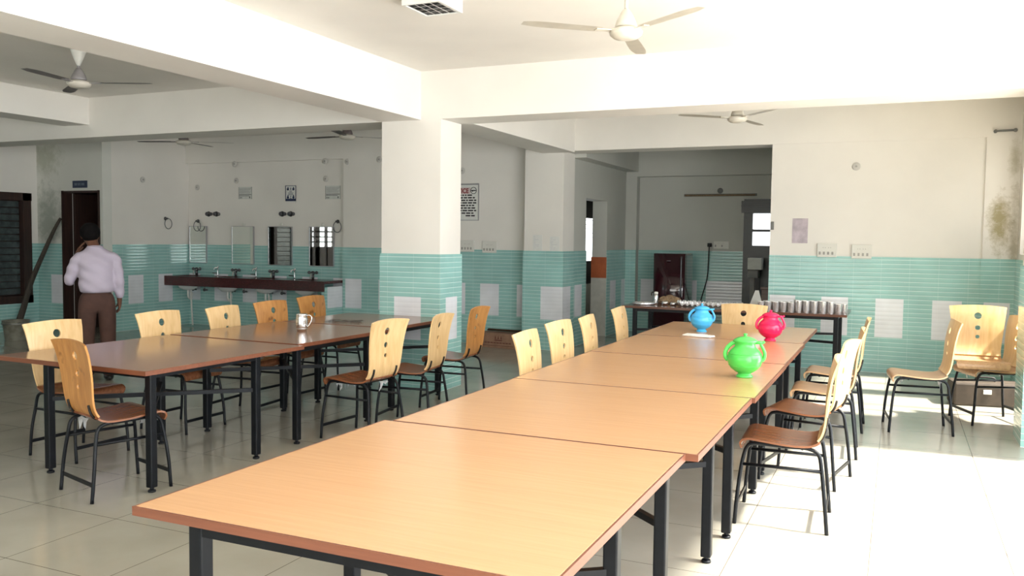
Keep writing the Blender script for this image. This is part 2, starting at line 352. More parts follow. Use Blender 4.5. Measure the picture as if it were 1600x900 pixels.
# pilaster at the kitchen opening
def column(name, x0, x1, y0, y1, patches_f, patches_s, z1=2.68):
    bm = NB(); box(bm, (x0, y0, 0), (x1, y1, z1)); o = struct(obj(name, bm, M['wall'])); e = .014
    bm = NB(); slab_wall(bm, 'Y', y0, y0 - e, x0 - e, x1 + e, 0, DZ, [], patches_f); slab_wall(bm, 'X', x1, x1 + e, y0, y1 + .0, 0, DZ, [], patches_s)
    slab_wall(bm, 'X', x0, x0 - e, y0, y1, 0, DZ, [], patches_s); slab_wall(bm, 'Y', y1, y1 + e, x0 - e, x1 + e, 0, DZ, [], patches_f)
    obj('dado_tiles', bm, [M['dado'], M['dadow']], o); return o
column('wall_pilaster', -4.72, -4.15, 10.93, 11.36, [(-4.46, -4.13, *PT)], [(10.93, 11.22, *PT)], 2.71)
# free standing column in the hall and its twin at the right wall
column('wall_column', -4.78, -4.105, 7.42, 7.85, [(-4.62, -4.31, .50, .93)], [(7.52, 7.76, .50, .93)])
column('wall_column_right', .905, 1.2, 7.42, 7.85, [], [])
# beams
def beam(name, a, b_, mat='wall'):
    bm = NB(); box(bm, a, b_); return struct(obj(name, bm, M[mat]))
beam('trim_3', (-12.6, 7.42, 2.68), (1.2, 7.85, CZ))
beam('trim_4', (-4.78, -4.0, 2.68), (-4.33, 7.42, CZ))
beam('trim_5', (-9.34, -4.0, 2.83), (-8.92, 7.42, CZ))
beam('trim_6', (-4.46, 7.85, 2.69), (-4.0, 10.93, CZ))
beam('trim_7', (-4.72, 10.93, 2.71), (1.2, 11.32, CZ))
# right stretch of the back wall, recessed 1.5 cm below the beam, beside the kitchen opening
wall('wall_back_right', 'Y', 10.945, 11.3, -1.44, 1.2, z1=2.71, patches=pat([-1.42, -.82, -.22, .38]) + [(.895, 1.19, *PT)], mat='wallR')
bm = NB(); box(bm, (.86, 10.925, 0), (1.2, 10.945, 2.71)); struct(obj('wall_corner_pilaster', bm, M['wallR']))
bm = NB(); slab_wall(bm, 'Y', 10.925, 10.911, .85, 1.19, 0, DZ, [], [(.895, 1.15, *PT)]); obj('dado_tiles', bm, [M['dado'], M['dadow']], bpy.data.objects['wall_corner_pilaster'])
# kitchen bay
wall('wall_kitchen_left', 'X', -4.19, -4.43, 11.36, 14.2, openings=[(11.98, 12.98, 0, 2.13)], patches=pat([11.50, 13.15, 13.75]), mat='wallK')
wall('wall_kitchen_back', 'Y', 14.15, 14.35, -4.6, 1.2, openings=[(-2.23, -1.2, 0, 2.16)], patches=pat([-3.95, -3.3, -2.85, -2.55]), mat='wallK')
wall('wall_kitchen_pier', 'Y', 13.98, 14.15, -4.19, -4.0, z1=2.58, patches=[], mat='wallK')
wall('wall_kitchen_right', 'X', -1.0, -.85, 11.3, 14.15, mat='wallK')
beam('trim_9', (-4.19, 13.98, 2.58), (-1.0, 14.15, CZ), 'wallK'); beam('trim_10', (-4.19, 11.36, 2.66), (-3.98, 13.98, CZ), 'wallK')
# reveal of the kitchen side doorway and the room beyond
bm = NB(); box(bm, (-4.44, 12.972, 0), (-4.186, 12.99, .92)); obj_c = struct(obj('trim_11', bm, M['cream']))
bm = NB(); box(bm, (-4.44, 12.970, .92), (-4.186, 12.99, 1.25)); obj('orange_tile_band', bm, M['orange'], obj_c)
bm = NB(); slab_wall(bm, 'X', -4.95, -5.05, 11.8, 15.1, 0, 2.6, [(13.2, 14.9, .75, 2.2)])
for a, b_ in (((-4.95, 15.0, 0), (-4.43, 15.1, 2.6)), ((-4.95, 11.8, 0), (-4.43, 11.9, 2.6)), ((-5.05, 11.8, 2.6), (-4.43, 15.1, 2.65)), ((-5.05, 14.4, -.1), (-4.43, 15.1, 0)), ((-4.60, 14.35, 0), (-4.43, 15.0, 2.6))): box(bm, a, b_)
struct(obj('wall_passage', bm, M['cream']))
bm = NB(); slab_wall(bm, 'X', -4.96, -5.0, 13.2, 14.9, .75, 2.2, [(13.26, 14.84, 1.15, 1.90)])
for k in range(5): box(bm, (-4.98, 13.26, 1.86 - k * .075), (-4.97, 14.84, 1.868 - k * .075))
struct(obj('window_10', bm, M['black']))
# black door with two glazed lights at the kitchen's back
KD = struct(obj('door_7', (lambda bm: (slab_wall(bm, 'Y', 14.12, 14.19, -2.27, -1.2, 0, 2.20, [(-2.13, -1.72, 1.72, 1.97), (-2.13, -1.72, 1.46, 1.68), (-1.68, -1.28, 1.72, 1.97), (-1.68, -1.28, 1.46, 1.68), (-2.0, -1.42, .1, 1.2)], []), box(bm, (-2.30, 14.05, 1.98), (-1.2, 14.12, 2.17)), box(bm, (-2.30, 14.03, 2.08), (-1.2, 14.12, 2.10)), box(bm, (-2.0, 14.15, .1), (-1.42, 14.17, 1.2)), bm)[-1])(NB()), M['kdoor']))
bm = NB()
for x in ((-2.13, -1.72), (-1.68, -1.28)):
    for z in ((1.72, 1.97), (1.46, 1.68)): box(bm, (x[0], 14.15, z[0]), (x[1], 14.154, z[1]))
obj('pane', bm, M['glass'], KD)

# ---------------------------------------------------------------- tables
def table(name, label, x0, x1, y0, y1, fx0, fx1, fy0, fy1, top, group, zt=.74, lip='lip', rz=0):
    t = thing(name, label, 'table', ((x0 + x1) / 2, (y0 + y1) / 2, 0), rz, group)
    cx, cy = (x0 + x1) / 2, (y0 + y1) / 2
    x0 -= cx; x1 -= cx; fx0 -= cx; fx1 -= cx; y0 -= cy; y1 -= cy; fy0 -= cy; fy1 -= cy
    bm = NB(); box(bm, (x0 + .006, y0 + .006, zt - .022), (x1 - .006, y1 - .006, zt)); obj('tabletop', bm, M[top], t, .002)
    bm = NB(); h = .027
    for a, b_ in (((x0, y0), (x1, y0 + .008)), ((x0, y1 - .008), (x1, y1)), ((x0, y0 + .008), (x0 + .008, y1 - .008)), ((x1 - .008, y0 + .008), (x1, y1 - .008))):
        box(bm, (*a, zt - h), (*b_, zt - .0005))
    e = obj('edging', bm, M[lip], t); e['label'] = 'red-brown edging strip'
    bm = NB(); zf = zt - .022; w = .04
    for a, b_ in (((fx0, fy0), (fx1, fy0)), ((fx1, fy0), (fx1, fy1)), ((fx1, fy1), (fx0, fy1)), ((fx0, fy1), (fx0, fy0)), ((fx0, (fy0 + fy1) / 2), (fx1, (fy0 + fy1) / 2))):
        sqtube(bm, (*a, zf - w / 2), (*b_, zf - w / 2), w)
    obj('apron', bm, M['steel'], t)
    for sx, sy in ((fx0, fy0), (fx1, fy0), (fx1, fy1), (fx0, fy1)):
        bm = NB(); sqtube(bm, (sx, sy, .028), (sx, sy, zf), .048); l = obj('leg', bm, M['steel'], t, .006); l['label'] = 'black square tube leg'
        bm = NB(); lathe(bm, [(.012, .012), (.012, .03)], 12); lathe(bm, [(.022, 0), (.024, .006), (.02, .014)], 14)
        for v in bm.verts: v.co += Vector((sx, sy, 0))
        obj('levelling_foot', bm, M['steel'], l)
    for p, q in (((fx0, fy0), (fx1, fy1)), ((fx1, fy0), (fx0, fy1))):
        bm = NB(); z = .475 if p[0] == fx0 else .448; sqtube(bm, (*p, z), (*q, z), .026); obj('cross_brace', bm, M['steel'], t)
    return t
G1 = 'square laminate tables pushed together in the long main row'
MT = [('square pale laminate table nearest the camera in the long row', -1.985, -.685, 1.775, 3.105, -1.77, -.79, 1.82, 2.56),
      ('square pale laminate table, second from the front of the long row', -1.945, -.64, 3.112, 4.38, -1.75, -.78, 3.145, 4.03),
      ('pale laminate table of the long row that carries the green jug', -1.95, -.625, 4.386, 5.70, -1.72, -.755, 4.415, 5.28),
      ('pale table of the long row with the folded white packet', -1.955, -.63, 5.712, 6.94, -1.72, -.77, 5.742, 6.62),
      ('pale table at the far end of the long row under the blue jug', -1.965, -.645, 6.952, 8.235, -1.72, -.77, 7.0, 7.9)]
for a in MT: table('dining_table', *a, 'top', G1)
G2 = 'brown tables pushed together in the shorter row beside the column'
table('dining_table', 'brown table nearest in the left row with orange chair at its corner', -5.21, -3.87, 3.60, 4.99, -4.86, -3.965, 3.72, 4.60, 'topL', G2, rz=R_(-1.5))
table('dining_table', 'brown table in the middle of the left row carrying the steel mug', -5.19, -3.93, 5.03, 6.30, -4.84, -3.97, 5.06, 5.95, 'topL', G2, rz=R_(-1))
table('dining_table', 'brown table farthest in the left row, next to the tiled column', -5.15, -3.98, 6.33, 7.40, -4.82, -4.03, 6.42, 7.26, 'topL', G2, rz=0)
table('serving_table', 'long dark table with steel tumblers on it before the kitchen opening', -2.95, -.47, 9.74, 10.62, -2.80, -.58, 9.80, 10.50, 'topK', None, zt=.755, lip='topK')

# ---------------------------------------------------------------- chairs
SP = [(0.215, 0.408), (0.222, 0.441), (0.205, 0.463), (0.17, 0.471), (0.1, 0.465), (0.0, 0.456), (-0.08, 0.452), (-0.14, 0.457), (-0.178, 0.476), (-0.199, 0.512), (-0.209, 0.56), (-0.213, 0.62), (-0.215, 0.69), (-0.221, 0.76), (-0.233, 0.84), (-0.25, 0.904)]
def prof_arc():
    P = [Vector((0, y, z)) for y, z in SP]; S = smooth_path(P, 10); L = [0]
    for a, b_ in zip(S, S[1:]): L.append(L[-1] + (b_ - a).length)
    return S, L
PS, PL = prof_arc()
def on_prof(s):
    s = min(max(s, 0), PL[-1] - 1e-6)
    lo = 0
    while PL[lo + 1] < s: lo += 1
    k = (s - PL[lo]) / (PL[lo + 1] - PL[lo]); p = PS[lo].lerp(PS[lo + 1], k); d = (PS[lo + 1] - PS[lo]).normalized()
    return p, Vector((0, -d.z, d.y))        # normal
def s_at_z(z):
    for i in range(len(PS) - 1, 0, -1):
        if PS[i].z >= z >= PS[i - 1].z: return PL[i - 1] + (PL[i] - PL[i - 1]) * (z - PS[i - 1].z) / (PS[i].z - PS[i - 1].z)
S_BEND = s_at_z(.478); S_END = PL[-1]
HOLES = [(s_at_z(.819), .0275), (s_at_z(.719), .0215), (s_at_z(.641), .0165)]
def half_w(s):
    t_ = s / S_END
    sb = S_BEND / S_END
    if t_ < .05: return .185 + .015 * (t_ / .05) ** .5
    if t_ < sb * .55: return .200
    if t_ < sb * 1.1: k = (t_ - sb * .55) / (sb * .55); return .200 - .018 * (3 * k * k - 2 * k ** 3)
    k = (t_ - sb * 1.1) / (1 - sb * 1.1); return .182 + .041 * k ** 1.1
def shell(s0, s1, holes, ns, nu=46, th=.011):
    bm = NB(); V = []
    for j in range(ns + 1):
        s = s0 + (s1 - s0) * j / ns; V.append([bm.verts.new((-1 + 2 * i / nu, s, 0)) for i in range(nu + 1)])
    for j in range(ns):
        for i in range(nu): bm.faces.new((V[j][i], V[j][i + 1], V[j + 1][i + 1], V[j + 1][i]))
    W = .2
    for hs, hr in holes:
        kill = [f for f in bm.faces if math.hypot(f.calc_center_median().x * W, f.calc_center_median().y - hs) < hr]
        bmesh.ops.delete(bm, geom=kill, context='FACES')
        for v in bm.verts:
            if v.is_boundary and math.hypot(v.co.x * W, v.co.y - hs) < hr * 1.9:
                dx, dy = v.co.x * W, v.co.y - hs; l = math.hypot(dx, dy) or 1; v.co.x = dx / l * hr / W; v.co.y = hs + dy / l * hr
    for v in bm.verts:
        u, s = v.co.x, v.co.y; p, n = on_prof(s); hw = half_w(s) if not (s1 == S_END and abs(u) * .2 < .05) else .2 + (half_w(s) - .2) * 1.0
        k = max(0, min(1, (s - S_BEND) / (S_END - S_BEND))); bow = .022 * u * u * k
        arc = .010 * (1 - u * u) * k ** 6
        x = u * hw
        v.co = p + n * (-bow * -1) + Vector((x, 0, arc))
    bmesh.ops.recalc_face_normals(bm, faces=bm.faces[:])
    bmesh.ops.solidify(bm, geom=bm.faces[:], thickness=th)
    for f in bm.faces: f.smooth = True
    for e in bm.edges:
        if len(e.link_faces) == 2 and e.calc_face_angle(0) > .8: e.smooth = False
    return bm
def chair(label, variant, loc, rz):
    t = thing('dining_chair', label, 'chair', loc, rz)
    seat, back = {'pale': ('seat', 'ply'), 'orange': ('seat', 'plyo'), 'tan': ('seatp', 'ply')}[variant]
    obj('seat', shell(0, S_BEND, [], 30), M[seat], t)
    b_ = obj('backrest', shell(S_BEND, S_END, HOLES, 52), M[back], t); b_['label'] = 'plywood backrest with three round holes of falling size'
    for sx in (-.135, .135):
        bm = NB(); pts = []
        for k in range(7):
            s = S_BEND - .012 + k * .015; p, n = on_prof(s); pts.append(p + n * .008 + Vector((sx, 0, 0)))
        tube(bm, pts, .0075, 8); obj('slot_strap', bm, M['black'], t)
    for sx in (-1, 1):
        x = .178 * sx; xf = .205 * sx
        bm = NB(); tube(bm, smooth_path([(xf, .235, .0), (xf * .985, .222, .18), (x * 1.03, .205, .33), (x, .182, .418), (x, .14, .441), (x, .05, .440), (x, .0, .439)], 5), .0105, 10); obj('leg', bm, M['steel'], t)
        bm = NB(); tube(bm, smooth_path([(xf, -.235, .0), (xf * .985, -.218, .18), (x * 1.03, -.20, .33), (x, -.182, .411), (x, -.13, .438), (x, -.05, .439), (x, .0, .439)], 5), .0105, 10); obj('leg', bm, M['steel'], t)
        bm = NB(); tube(bm, [(x * 1.04, .205, .325), (x * 1.04, -.20, .325)], .009, 8); obj('side_stretcher', bm, M['steel'], t)
    for y, z in ((.228, .10), (-.225, .10)):
        bm = NB(); box(bm, (-.20, y - .004, z - .011), (.20, y + .004, z + .011)); obj('cross_bar', bm, M['steel'], t)
    bm = NB()
    for y in (.10, -.10): tube(bm, [(-.178, y, .434), (.178, y, .434)], .008, 8)
    obj('seat_support', bm, M['steel'], t)
    return t
protos = {}
def place_chair(variant, x, y, deg, label, group, z=0.0):
    if variant not in protos: protos[variant] = c = chair(label, variant, (x, y, z), R_(deg)); c['group'] = group; return c
    return dup(protos[variant], (x, y, z), R_(deg), label, group)
def wrap(ch, seed):
    random.seed(seed)
    for k in range(4):
        bm = NB(); x0 = random.uniform(-.19, .10); y0 = random.choice((-.16, -.12, .12, .17)) + random.uniform(-.02, .02); n = 7; V = []
        for i in range(n):
            for j_ in range(4): V.append(bm.verts.new((x0 + .016 * i + random.uniform(-.005, .005), y0 + random.uniform(-.012, .012), .434 - j_ * random.uniform(.006, .018) * (1 + .7 * math.sin(i * 1.7 + k)))))
        for i in range(n - 1):
            for j_ in range(3): bm.faces.new((V[i * 4 + j_], V[i * 4 + j_ + 1], V[(i + 1) * 4 + j_ + 1], V[(i + 1) * 4 + j_])).smooth = True
        o = obj('plastic_wrap', bm, M['wrap'], ch); o['label'] = 'torn remains of clear plastic wrap under the seat'
GA, GB, GC, GD, GE = 'chairs on the wash basin side of the left row', 'chairs on the aisle side of the left row', 'chairs on the left of the long row', 'chairs on the right of the long row', 'chairs standing apart by the right wall'
place_chair('orange', -4.23, 3.67, -16, 'worn orange plywood chair standing crookedly at the left table corner', 'chair at the near end of the left row')
place_chair('pale', -5.14, 4.16, -92, 'pale chair behind the near left corner of the brown table row', GA)
place_chair('pale', -5.13, 5.10, -90, 'pale chair behind the left row where its first two tables meet', GA)
place_chair('pale', -5.07, 5.78, -84, 'pale chair behind the left row, immediately left of an orange one', GA)
protos['orange'] and place_chair('orange', -5.13, 6.44, -92, 'orange chair behind the left row, just left of the steel mug', GA)
place_chair('orange', -5.25, 7.22, -90, 'orange chair behind the left row, just below the basin counter end', GA)
place_chair('pale', -3.68, 5.46, 85, 'pale chair, nearest of three on the aisle side of the brown tables', GB)
place_chair('pale', -3.57, 6.02, 97, 'pale chair, middle of three on the aisle side of the brown tables', GB)
place_chair('orange', -3.65, 6.86, 94, 'orange chair on the aisle side, beside the tiled column', GB)
place_chair('pale', -2.00, 5.28, -88, 'bright pale chair left of the long row, nearest of the four', GC)
place_chair('pale', -2.06, 6.02, -94, 'bright pale chair left of the long row, overlapping the nearest one', GC)
place_chair('pale', -2.03, 6.62, -86, 'narrow-looking pale chair left of the long row, third from the front', GC)
place_chair('pale', -2.06, 7.58, -88, 'pale chair left of the far table, apart from the other three', GC)
place_chair('pale', -1.36, 8.32, 178, 'pale chair at the long row end between blue and red jugs', 'chair at the far end of the long row')
place_chair('pale', -0.53, 4.88, 92, 'sunlit brown seated chair, nearest at the right of the long row', GD)
place_chair('pale', -0.50, 5.78, 80, 'slightly turned sunlit chair, second nearest at the right of the long row', GD)
place_chair('tan', -0.46, 6.62, 92, 'tan seated chair, third nearest at the right of the long row', GD)
place_chair('tan', -0.45, 7.55, 90, 'tan seated chair, farthest at the right of the long row', GD)
place_chair('tan', 0.19, 7.74, 97, 'chair standing alone sideways on the sunlit floor by the right wall', GE)
place_chair('tan', 0.76, 8.38, 112, 'corner chair by the right wall with another chair stacked on it', GE)
for i_, k_ in enumerate(('dining_chair', 'dining_chair.006', 'dining_chair.017', 'dining_chair.018', 'dining_chair.019')): wrap(bpy.data.objects[k_], 11 + i_)
st = thing('stacked_chair', 'white-glowing chair shell stacked on the corner chair, three holes facing the camera', 'chair', (.67, 8.28, .075), R_(183), GE)
obj('seat', shell(0, S_BEND, [], 30), M['seatp'], st); obj('backrest', shell(S_BEND, S_END, HOLES, 52), M['ply'], st)

# ---------------------------------------------------------------- jugs
def jug(label, col, x, y, rz, h):
    t = thing('water_jug', label, 'jug', (x, y, .74), rz, 'plastic jugs on the long row'); k = h / .25; m = M[col]
    bm = NB(); pr = [(.047, 0), (.049, .005), (.044, .012), (.037, .020), (.036, .024), (.052, .031), (.080, .052), (.096, .079), (.1015, .106), (.098, .132), (.085, .156), (.070, .170), (.061, .180), (.058, .192), (.060, .204), (.066, .211)]
    lathe(bm, [(r * k, z * k) for r, z in pr], 40)
    for z, r in ((.070, .0925), (.140, .0955)): tube(bm, [(r * k * math.cos(a), r * k * math.sin(a), z * k) for a in [2 * PI * i / 36 for i in range(36)]], .0016 * k, 6, closed=True)
    obj('body', bm, m, t)
    bm = NB(); lathe(bm, [(r * k, z * k) for r, z in [(.069, .209), (.071, .214), (.064, .222), (.044, .233), (.018, .239), (.008, .241), (.007, .245), (.012, .250), (.011, .256), (.004, .259)]], 36); obj('lid', bm, m, t)
    bm = NB(); tube(bm, [Vector(p) * k for p in smooth_path([(-.058, 0, .202), (-.076, 0, .196), (-.100, 0, .172), (-.113, 0, .140), (-.109, 0, .112), (-.096, 0, .098)], 6)], .0075 * k, 10, sq=1.6); obj('handle', bm, m, t)
    bm = NB(); tube(bm, [Vector(p) * k for p in smooth_path([(.096, 0, .098), (.109, 0, .115), (.113, 0, .142), (.102, 0, .172), (.090, 0, .196), (.100, 0, .206), (.112, 0, .212)], 6)], [(.0115 - .005 * i / 36) * k for i in range(37)], 12)
    tube(bm, [Vector(p) * k for p in ((.055, 0, .205), (.095, 0, .206))], .009 * k, 8); obj('spout', bm, m, t)
    return t
jug('round green plastic jug with lid, nearest the camera', 'green', -.785, 5.05, R_(12), .245)
jug('sky blue plastic jug with lid beside the pale end chair', 'blue', -1.525, 7.42, R_(15), .235)
jug('crimson plastic jug with lid near the right table edge', 'red', -.90, 7.02, R_(14), .235)

# ---------------------------------------------------------------- mug, film, packet
t = thing('steel_mug', 'barrel-shaped steel mug with handle on the left brown table row', 'mug', (-4.47, 5.74, .74), R_(22))
bm = NB(); lathe(bm, [(.036, 0), (.038, .004), (.043, .02), (.047, .045), (.048, .075), (.046, .105), (.043, .132), (.046, .142), (.044, .143), (.041, .134), (.043, .10), (.043, .05), (.036, .012), (.001, .010)], 32)
for z, r in ((.022, .0445), (.058, .048), (.098, .0475)): tube(bm, [(r * math.cos(a), r * math.sin(a), z) for a in [2 * PI * i / 32 for i in range(32)]], .0022, 6, closed=True)
obj('body', bm, M['chrome'], t)
bm = NB(); tube(bm, smooth_path([(.043, 0, .128), (.065, 0, .132), (.082, 0, .115), (.080, 0, .085), (.062, 0, .05), (.047, 0, .038)], 6), .005, 8); obj('handle', bm, M['chrome'], t)
def crumple(name, lx, ly, x, y, z, rz, mat, amp, nx=16, ny=12, th=.0):
    bm = NB(); V = [[bm.verts.new(((i / nx - .5) * lx + random.uniform(-1, 1) * amp, (j / ny - .5) * ly + random.uniform(-1, 1) * amp, .0015 + random.random() * amp * 1.4)) for i in range(nx + 1)] for j in range(ny + 1)]
    for j in range(ny):
        for i in range(nx): bm.faces.new((V[j][i], V[j][i + 1], V[j + 1][i + 1], V[j + 1][i])).smooth = True
    if th: bmesh.ops.solidify(bm, geom=bm.faces[:], thickness=th)
    return obj(name, bm, mat, None, loc=(x, y, z), rz=rz)
tag(crumple('plastic_film', .34, .24, -4.62, 6.55, .741, .3, M['film'], .010), 'crumpled clear plastic film on the left table row behind the mug', 'plastic film')
t = thing('paper_packet', 'white folded paper packet lying left of the green jug', 'packet', (-1.46, 7.02, .74), R_(-8))
bm = NB()
for i in range(1):
    P = [(-.14, -.03, .004), (-.13, .055, .004), (.05, .065, .004), (.13, .02, .004), (.11, -.06, .004), (-.05, -.055, .004)]
    a = [bm.verts.new(p) for p in P]; b_ = [bm.verts.new((p[0] * .94, p[1] * .9, .012 + .005 * (i % 2))) for i, p in enumerate(P)]; c = [bm.verts.new((p[0] * .9, p[1] * .9, .0)) for p in P]
    for k in range(6):
        bm.faces.new((a[k], a[(k + 1) % 6], b_[(k + 1) % 6], b_[k])); bm.faces.new((c[k], c[(k + 1) % 6], a[(k + 1) % 6], a[k]))
    bm.faces.new(b_); bm.faces.new(c[::-1])
obj('wrapper', bm, M['paper'], t, .003)
bm = NB(); box(bm, (-.07, -.02, .010), (.06, .035, .019)); obj('folded_flap', bm, M['paper'], t, .003)

# ---------------------------------------------------------------- things on the serving table
ZK = .755
GL = 'steel tumblers at the right of the serving table'
pr = [(.028, 0), (.029, .003), (.036, .098), (.0375, .101), (.0355, .101), (.034, .096), (.027, .006), (.001, .005)]
gx = []; x = -1.42; row = 0
for i in range(22): gx.append((-1.38 + i * .041 + random.uniform(-.005, .005) - (0 if i % 2 else .004), 9.92 + (.10 if i % 2 else 0) + random.uniform(-.012, .012)))
first = None; order = ['leftmost', 'second', 'third', 'fourth', 'fifth', 'sixth', 'seventh', 'eighth', 'ninth', 'tenth', 'eleventh', 'twelfth', 'thirteenth', 'fourteenth', 'fifteenth', 'sixteenth', 'seventeenth', 'eighteenth', 'nineteenth', 'twentieth', 'next to rightmost', 'rightmost']
for i, (x, y) in enumerate(gx):
    pos = order[i] + (' from left' if 0 < i < 20 else '')
    lab = 'upright steel tumbler, %s in the row of tumblers' % pos
    if first is None:
        bm = NB(); lathe(bm, pr, 24, cap=False); first = obj('tumbler', bm, M['tin']); o = first
    else: o = first.copy(); C.objects.link(o)
    o.location = (x * 1.0, y, ZK); s = 1.22 if 8 < i < 19 else 1.0; o.scale = (1.0, 1.0, s); tag(o, lab, 'tumbler', GL)
ORD = ['leftmost'] + [w + ' from left' for w in order[1:20]] + [w + ' from left' for w in ('twenty-first', 'twenty-second', 'twenty-third', 'twenty-fourth', 'twenty-fifth')] + ['rightmost']
GS = 'small steel bowls lined up in the middle of the serving table'
first = None
for i in range(26):
    lab = 'small steel bowl, %s in the row of leaning bowls' % ORD[i]
    if first is None:
        bm = NB(); lathe(bm, [(.018, 0), (.026, .004), (.036, .026), (.038, .028), (.036, .028), (.025, .007), (.001, .005)], 22, cap=False, mat=Matrix.Translation((0, 0, .037)) @ Euler((0, R_(68), 0)).to_matrix().to_4x4() @ Matrix.Translation((0, 0, -.014))); first = obj('steel_bowl', bm, M['tin']); o = first
    else: o = first.copy(); C.objects.link(o)
    o.location = (-2.33 + i * .0295, 9.99 - (i % 2) * .035, ZK); o.rotation_euler = (0, 0, R_(random.uniform(-12, 12))); tag(o, lab, 'bowl', GS)
first = None
for i in range(4):
    lab = ['bottom steel plate of the stack on the serving table', 'steel plate second from the bottom of the left stack', 'steel plate second from the top of the left stack', 'top steel plate of the stack on the serving table'][i]
    if first is None:
        bm = NB(); lathe(bm, [(.11, 0), (.115, .002), (.135, .014), (.138, .014), (.116, .004), (.001, .003)], 36, cap=False); first = obj('steel_plate', bm, M['tin']); o = first
    else: o = first.copy(); C.objects.link(o)
    o.location = (-2.76 + .004 * i, 10.02, ZK + .005 * i); tag(o, lab, 'plate', 'steel plates stacked on the serving table')
t = thing('water_bottle', 'tall steel bottle with black handle on the dark serving table', 'bottle', (-2.62, 10.06, ZK), R_(20))
bm = NB(); lathe(bm, [(.026, 0), (.028, .004), (.028, .105), (.022, .122), (.018, .128)], 24); obj('body', bm, M['chrome'], t)
bm = NB(); lathe(bm, [(.023, .128), (.024, .132), (.024, .15), (.014, .156)], 20); obj('cap', bm, M['white'], t)
bm = NB(); tube(bm, smooth_path([(-.02, 0, .145), (-.045, 0, .15), (-.052, 0, .13), (-.05, 0, .11)], 5), .007, 8); obj('handle', bm, M['black'], t)
t = thing('cloth_bundle', 'brown crumpled cloth bundle on the serving table in front of the refrigerator', 'cloth bundle', (-2.52, 10.32, ZK), 0)
bm = NB(); g = bmesh.ops.create_icosphere(bm, subdivisions=4, radius=1)
for v in bm.verts:
    a = math.atan2(v.co.y, v.co.x); k = 1 + .10 * math.sin(5 * a + 3 * v.co.z) + .06 * math.sin(11 * a)
    v.co = Vector((v.co.x * .125 * k, v.co.y * .10 * k, max(0, (v.co.z * .5 + .45) * .085 * (1 + .25 * math.sin(7 * a + 2)))))
for f in bm.faces: f.smooth = True
obj('folds', bm, M['basket'], t)
bm = NB(); tube(bm, [(.055 * math.cos(a), .02 + .02 * math.sin(a), .062 + .032 * math.sin(a)) for a in [2 * PI * i / 20 for i in range(20)]], .012, 8, closed=True); obj('rolled_edge', bm, M['basket'], t)
for i, (x, s, lab) in enumerate(((-2.50, 1.0, 'small overturned steel cup right of the steel bottle'), (-2.40, .8, 'tiny steel spoon rest lying before the cloth bundle'))):
    bm = NB(); lathe(bm, [(.024 * s, -.03), (.026 * s, .03), (.02 * s, .032)], 18, mat=Matrix.Translation((0, 0, .025 * s + .002)) @ Euler((0, R_(90), R_(25))).to_matrix().to_4x4()); tag(obj('steel_cup', bm, M['chrome'], loc=(x, 10.02, ZK)), lab, 'cup')
t = thing('paper_stand', 'white folded card leaning upright left of the tumblers on the serving table', 'card', (-1.46, 10.08, ZK), R_(10))
bm = NB(); v = [bm.verts.new(p) for p in ((-.085, 0, 0), (.085, 0, 0), (.03, .03, .21), (-.01, .03, .21))]; bm.faces.new(v); bmesh.ops.solidify(bm, geom=bm.faces[:], thickness=.004); obj('front_leaf', bm, M['paper'], t)
bm = NB(); v = [bm.verts.new(p) for p in ((-.06, .10, 0), (.075, .10, 0), (.03, .034, .21), (-.01, .034, .21))]; bm.faces.new(v); bmesh.ops.solidify(bm, geom=bm.faces[:], thickness=.004); obj('rear_leaf', bm, M['greyp'], t)

# ---------------------------------------------------------------- ceiling fans
def fan(label, x, y, z, angs, col, zc=CZ, blade=.64):
    t = thing('ceiling_fan', label, 'ceiling fan', (x, y, z), 0, 'three-bladed ceiling fans'); m = M[col]
    bm = NB(); lathe(bm, [(.03, -.045), (.07, -.038), (.095, -.018), (.10, .0), (.092, .012), (.07, .018), (.066, .022)], 32); obj('motor', bm, M['fan'], t)
    bm = NB(); lathe(bm, [(.060, .024), (.066, .034), (.056, .065), (.036, .105), (.022, .125), (.018, .13)], 28); obj('bell', bm, m, t)
    bm = NB(); tube(bm, [(0, 0, .10), (0, 0, zc - z - .06)], .011, 10); obj('rod', bm, m, t)
    bm = NB(); h = zc - z; lathe(bm, [(.014, h - .17), (.035, h - .12), (.062, h - .05), (.066, h - .035)], 24); tube(bm, [(0, 0, h - .04), (0, 0, h)], .02, 8); obj('canopy', bm, M['white'], t)
    for a in angs:
        bm = NB(); A = Euler((R_(4), 0, 0)).to_matrix().to_4x4(); Rm = Matrix.Rotation(R_(a), 4, 'Z')
        prof = [(.16, .040), (.22, .046), (.50, .052), (.56, .048), (blade, .030)]
        up = [bm.verts.new((r, w, .003)) for r, w in prof] + [bm.verts.new((r, -w, .003)) for r, w in prof[::-1]]
        f = bm.faces.new(up); bmesh.ops.solidify(bm, geom=[f], thickness=.004)
        box(bm, (.075, -.02, -.002), (.19, .02, .003))
        for v in bm.verts: v.co = Rm @ (A @ v.co)
        obj('blade', bm, m, t)
    return t
fan('cream ceiling fan over the long row, nearest and largest', -1.512, 4.978, 2.75, (-140, -35, 98), 'fan')
fan('ceiling fan in the bay at top left with white cup canopy', -6.56, 5.36, 2.83, (-77, 23, 150), 'fang')
fan('cream ceiling fan in the far right bay before the kitchen', -1.51, 8.83, 2.75, (-140, -49, 77), 'fan')
fan('dark ceiling fan furthest left in front of the basin wall', -8.66, 8.66, 2.75, (-162, 33, 100), 'fand')
fan('ceiling fan near the basins partly hidden by the white column', -6.2, 8.85, 2.75, (177, 47, -70), 'fand')

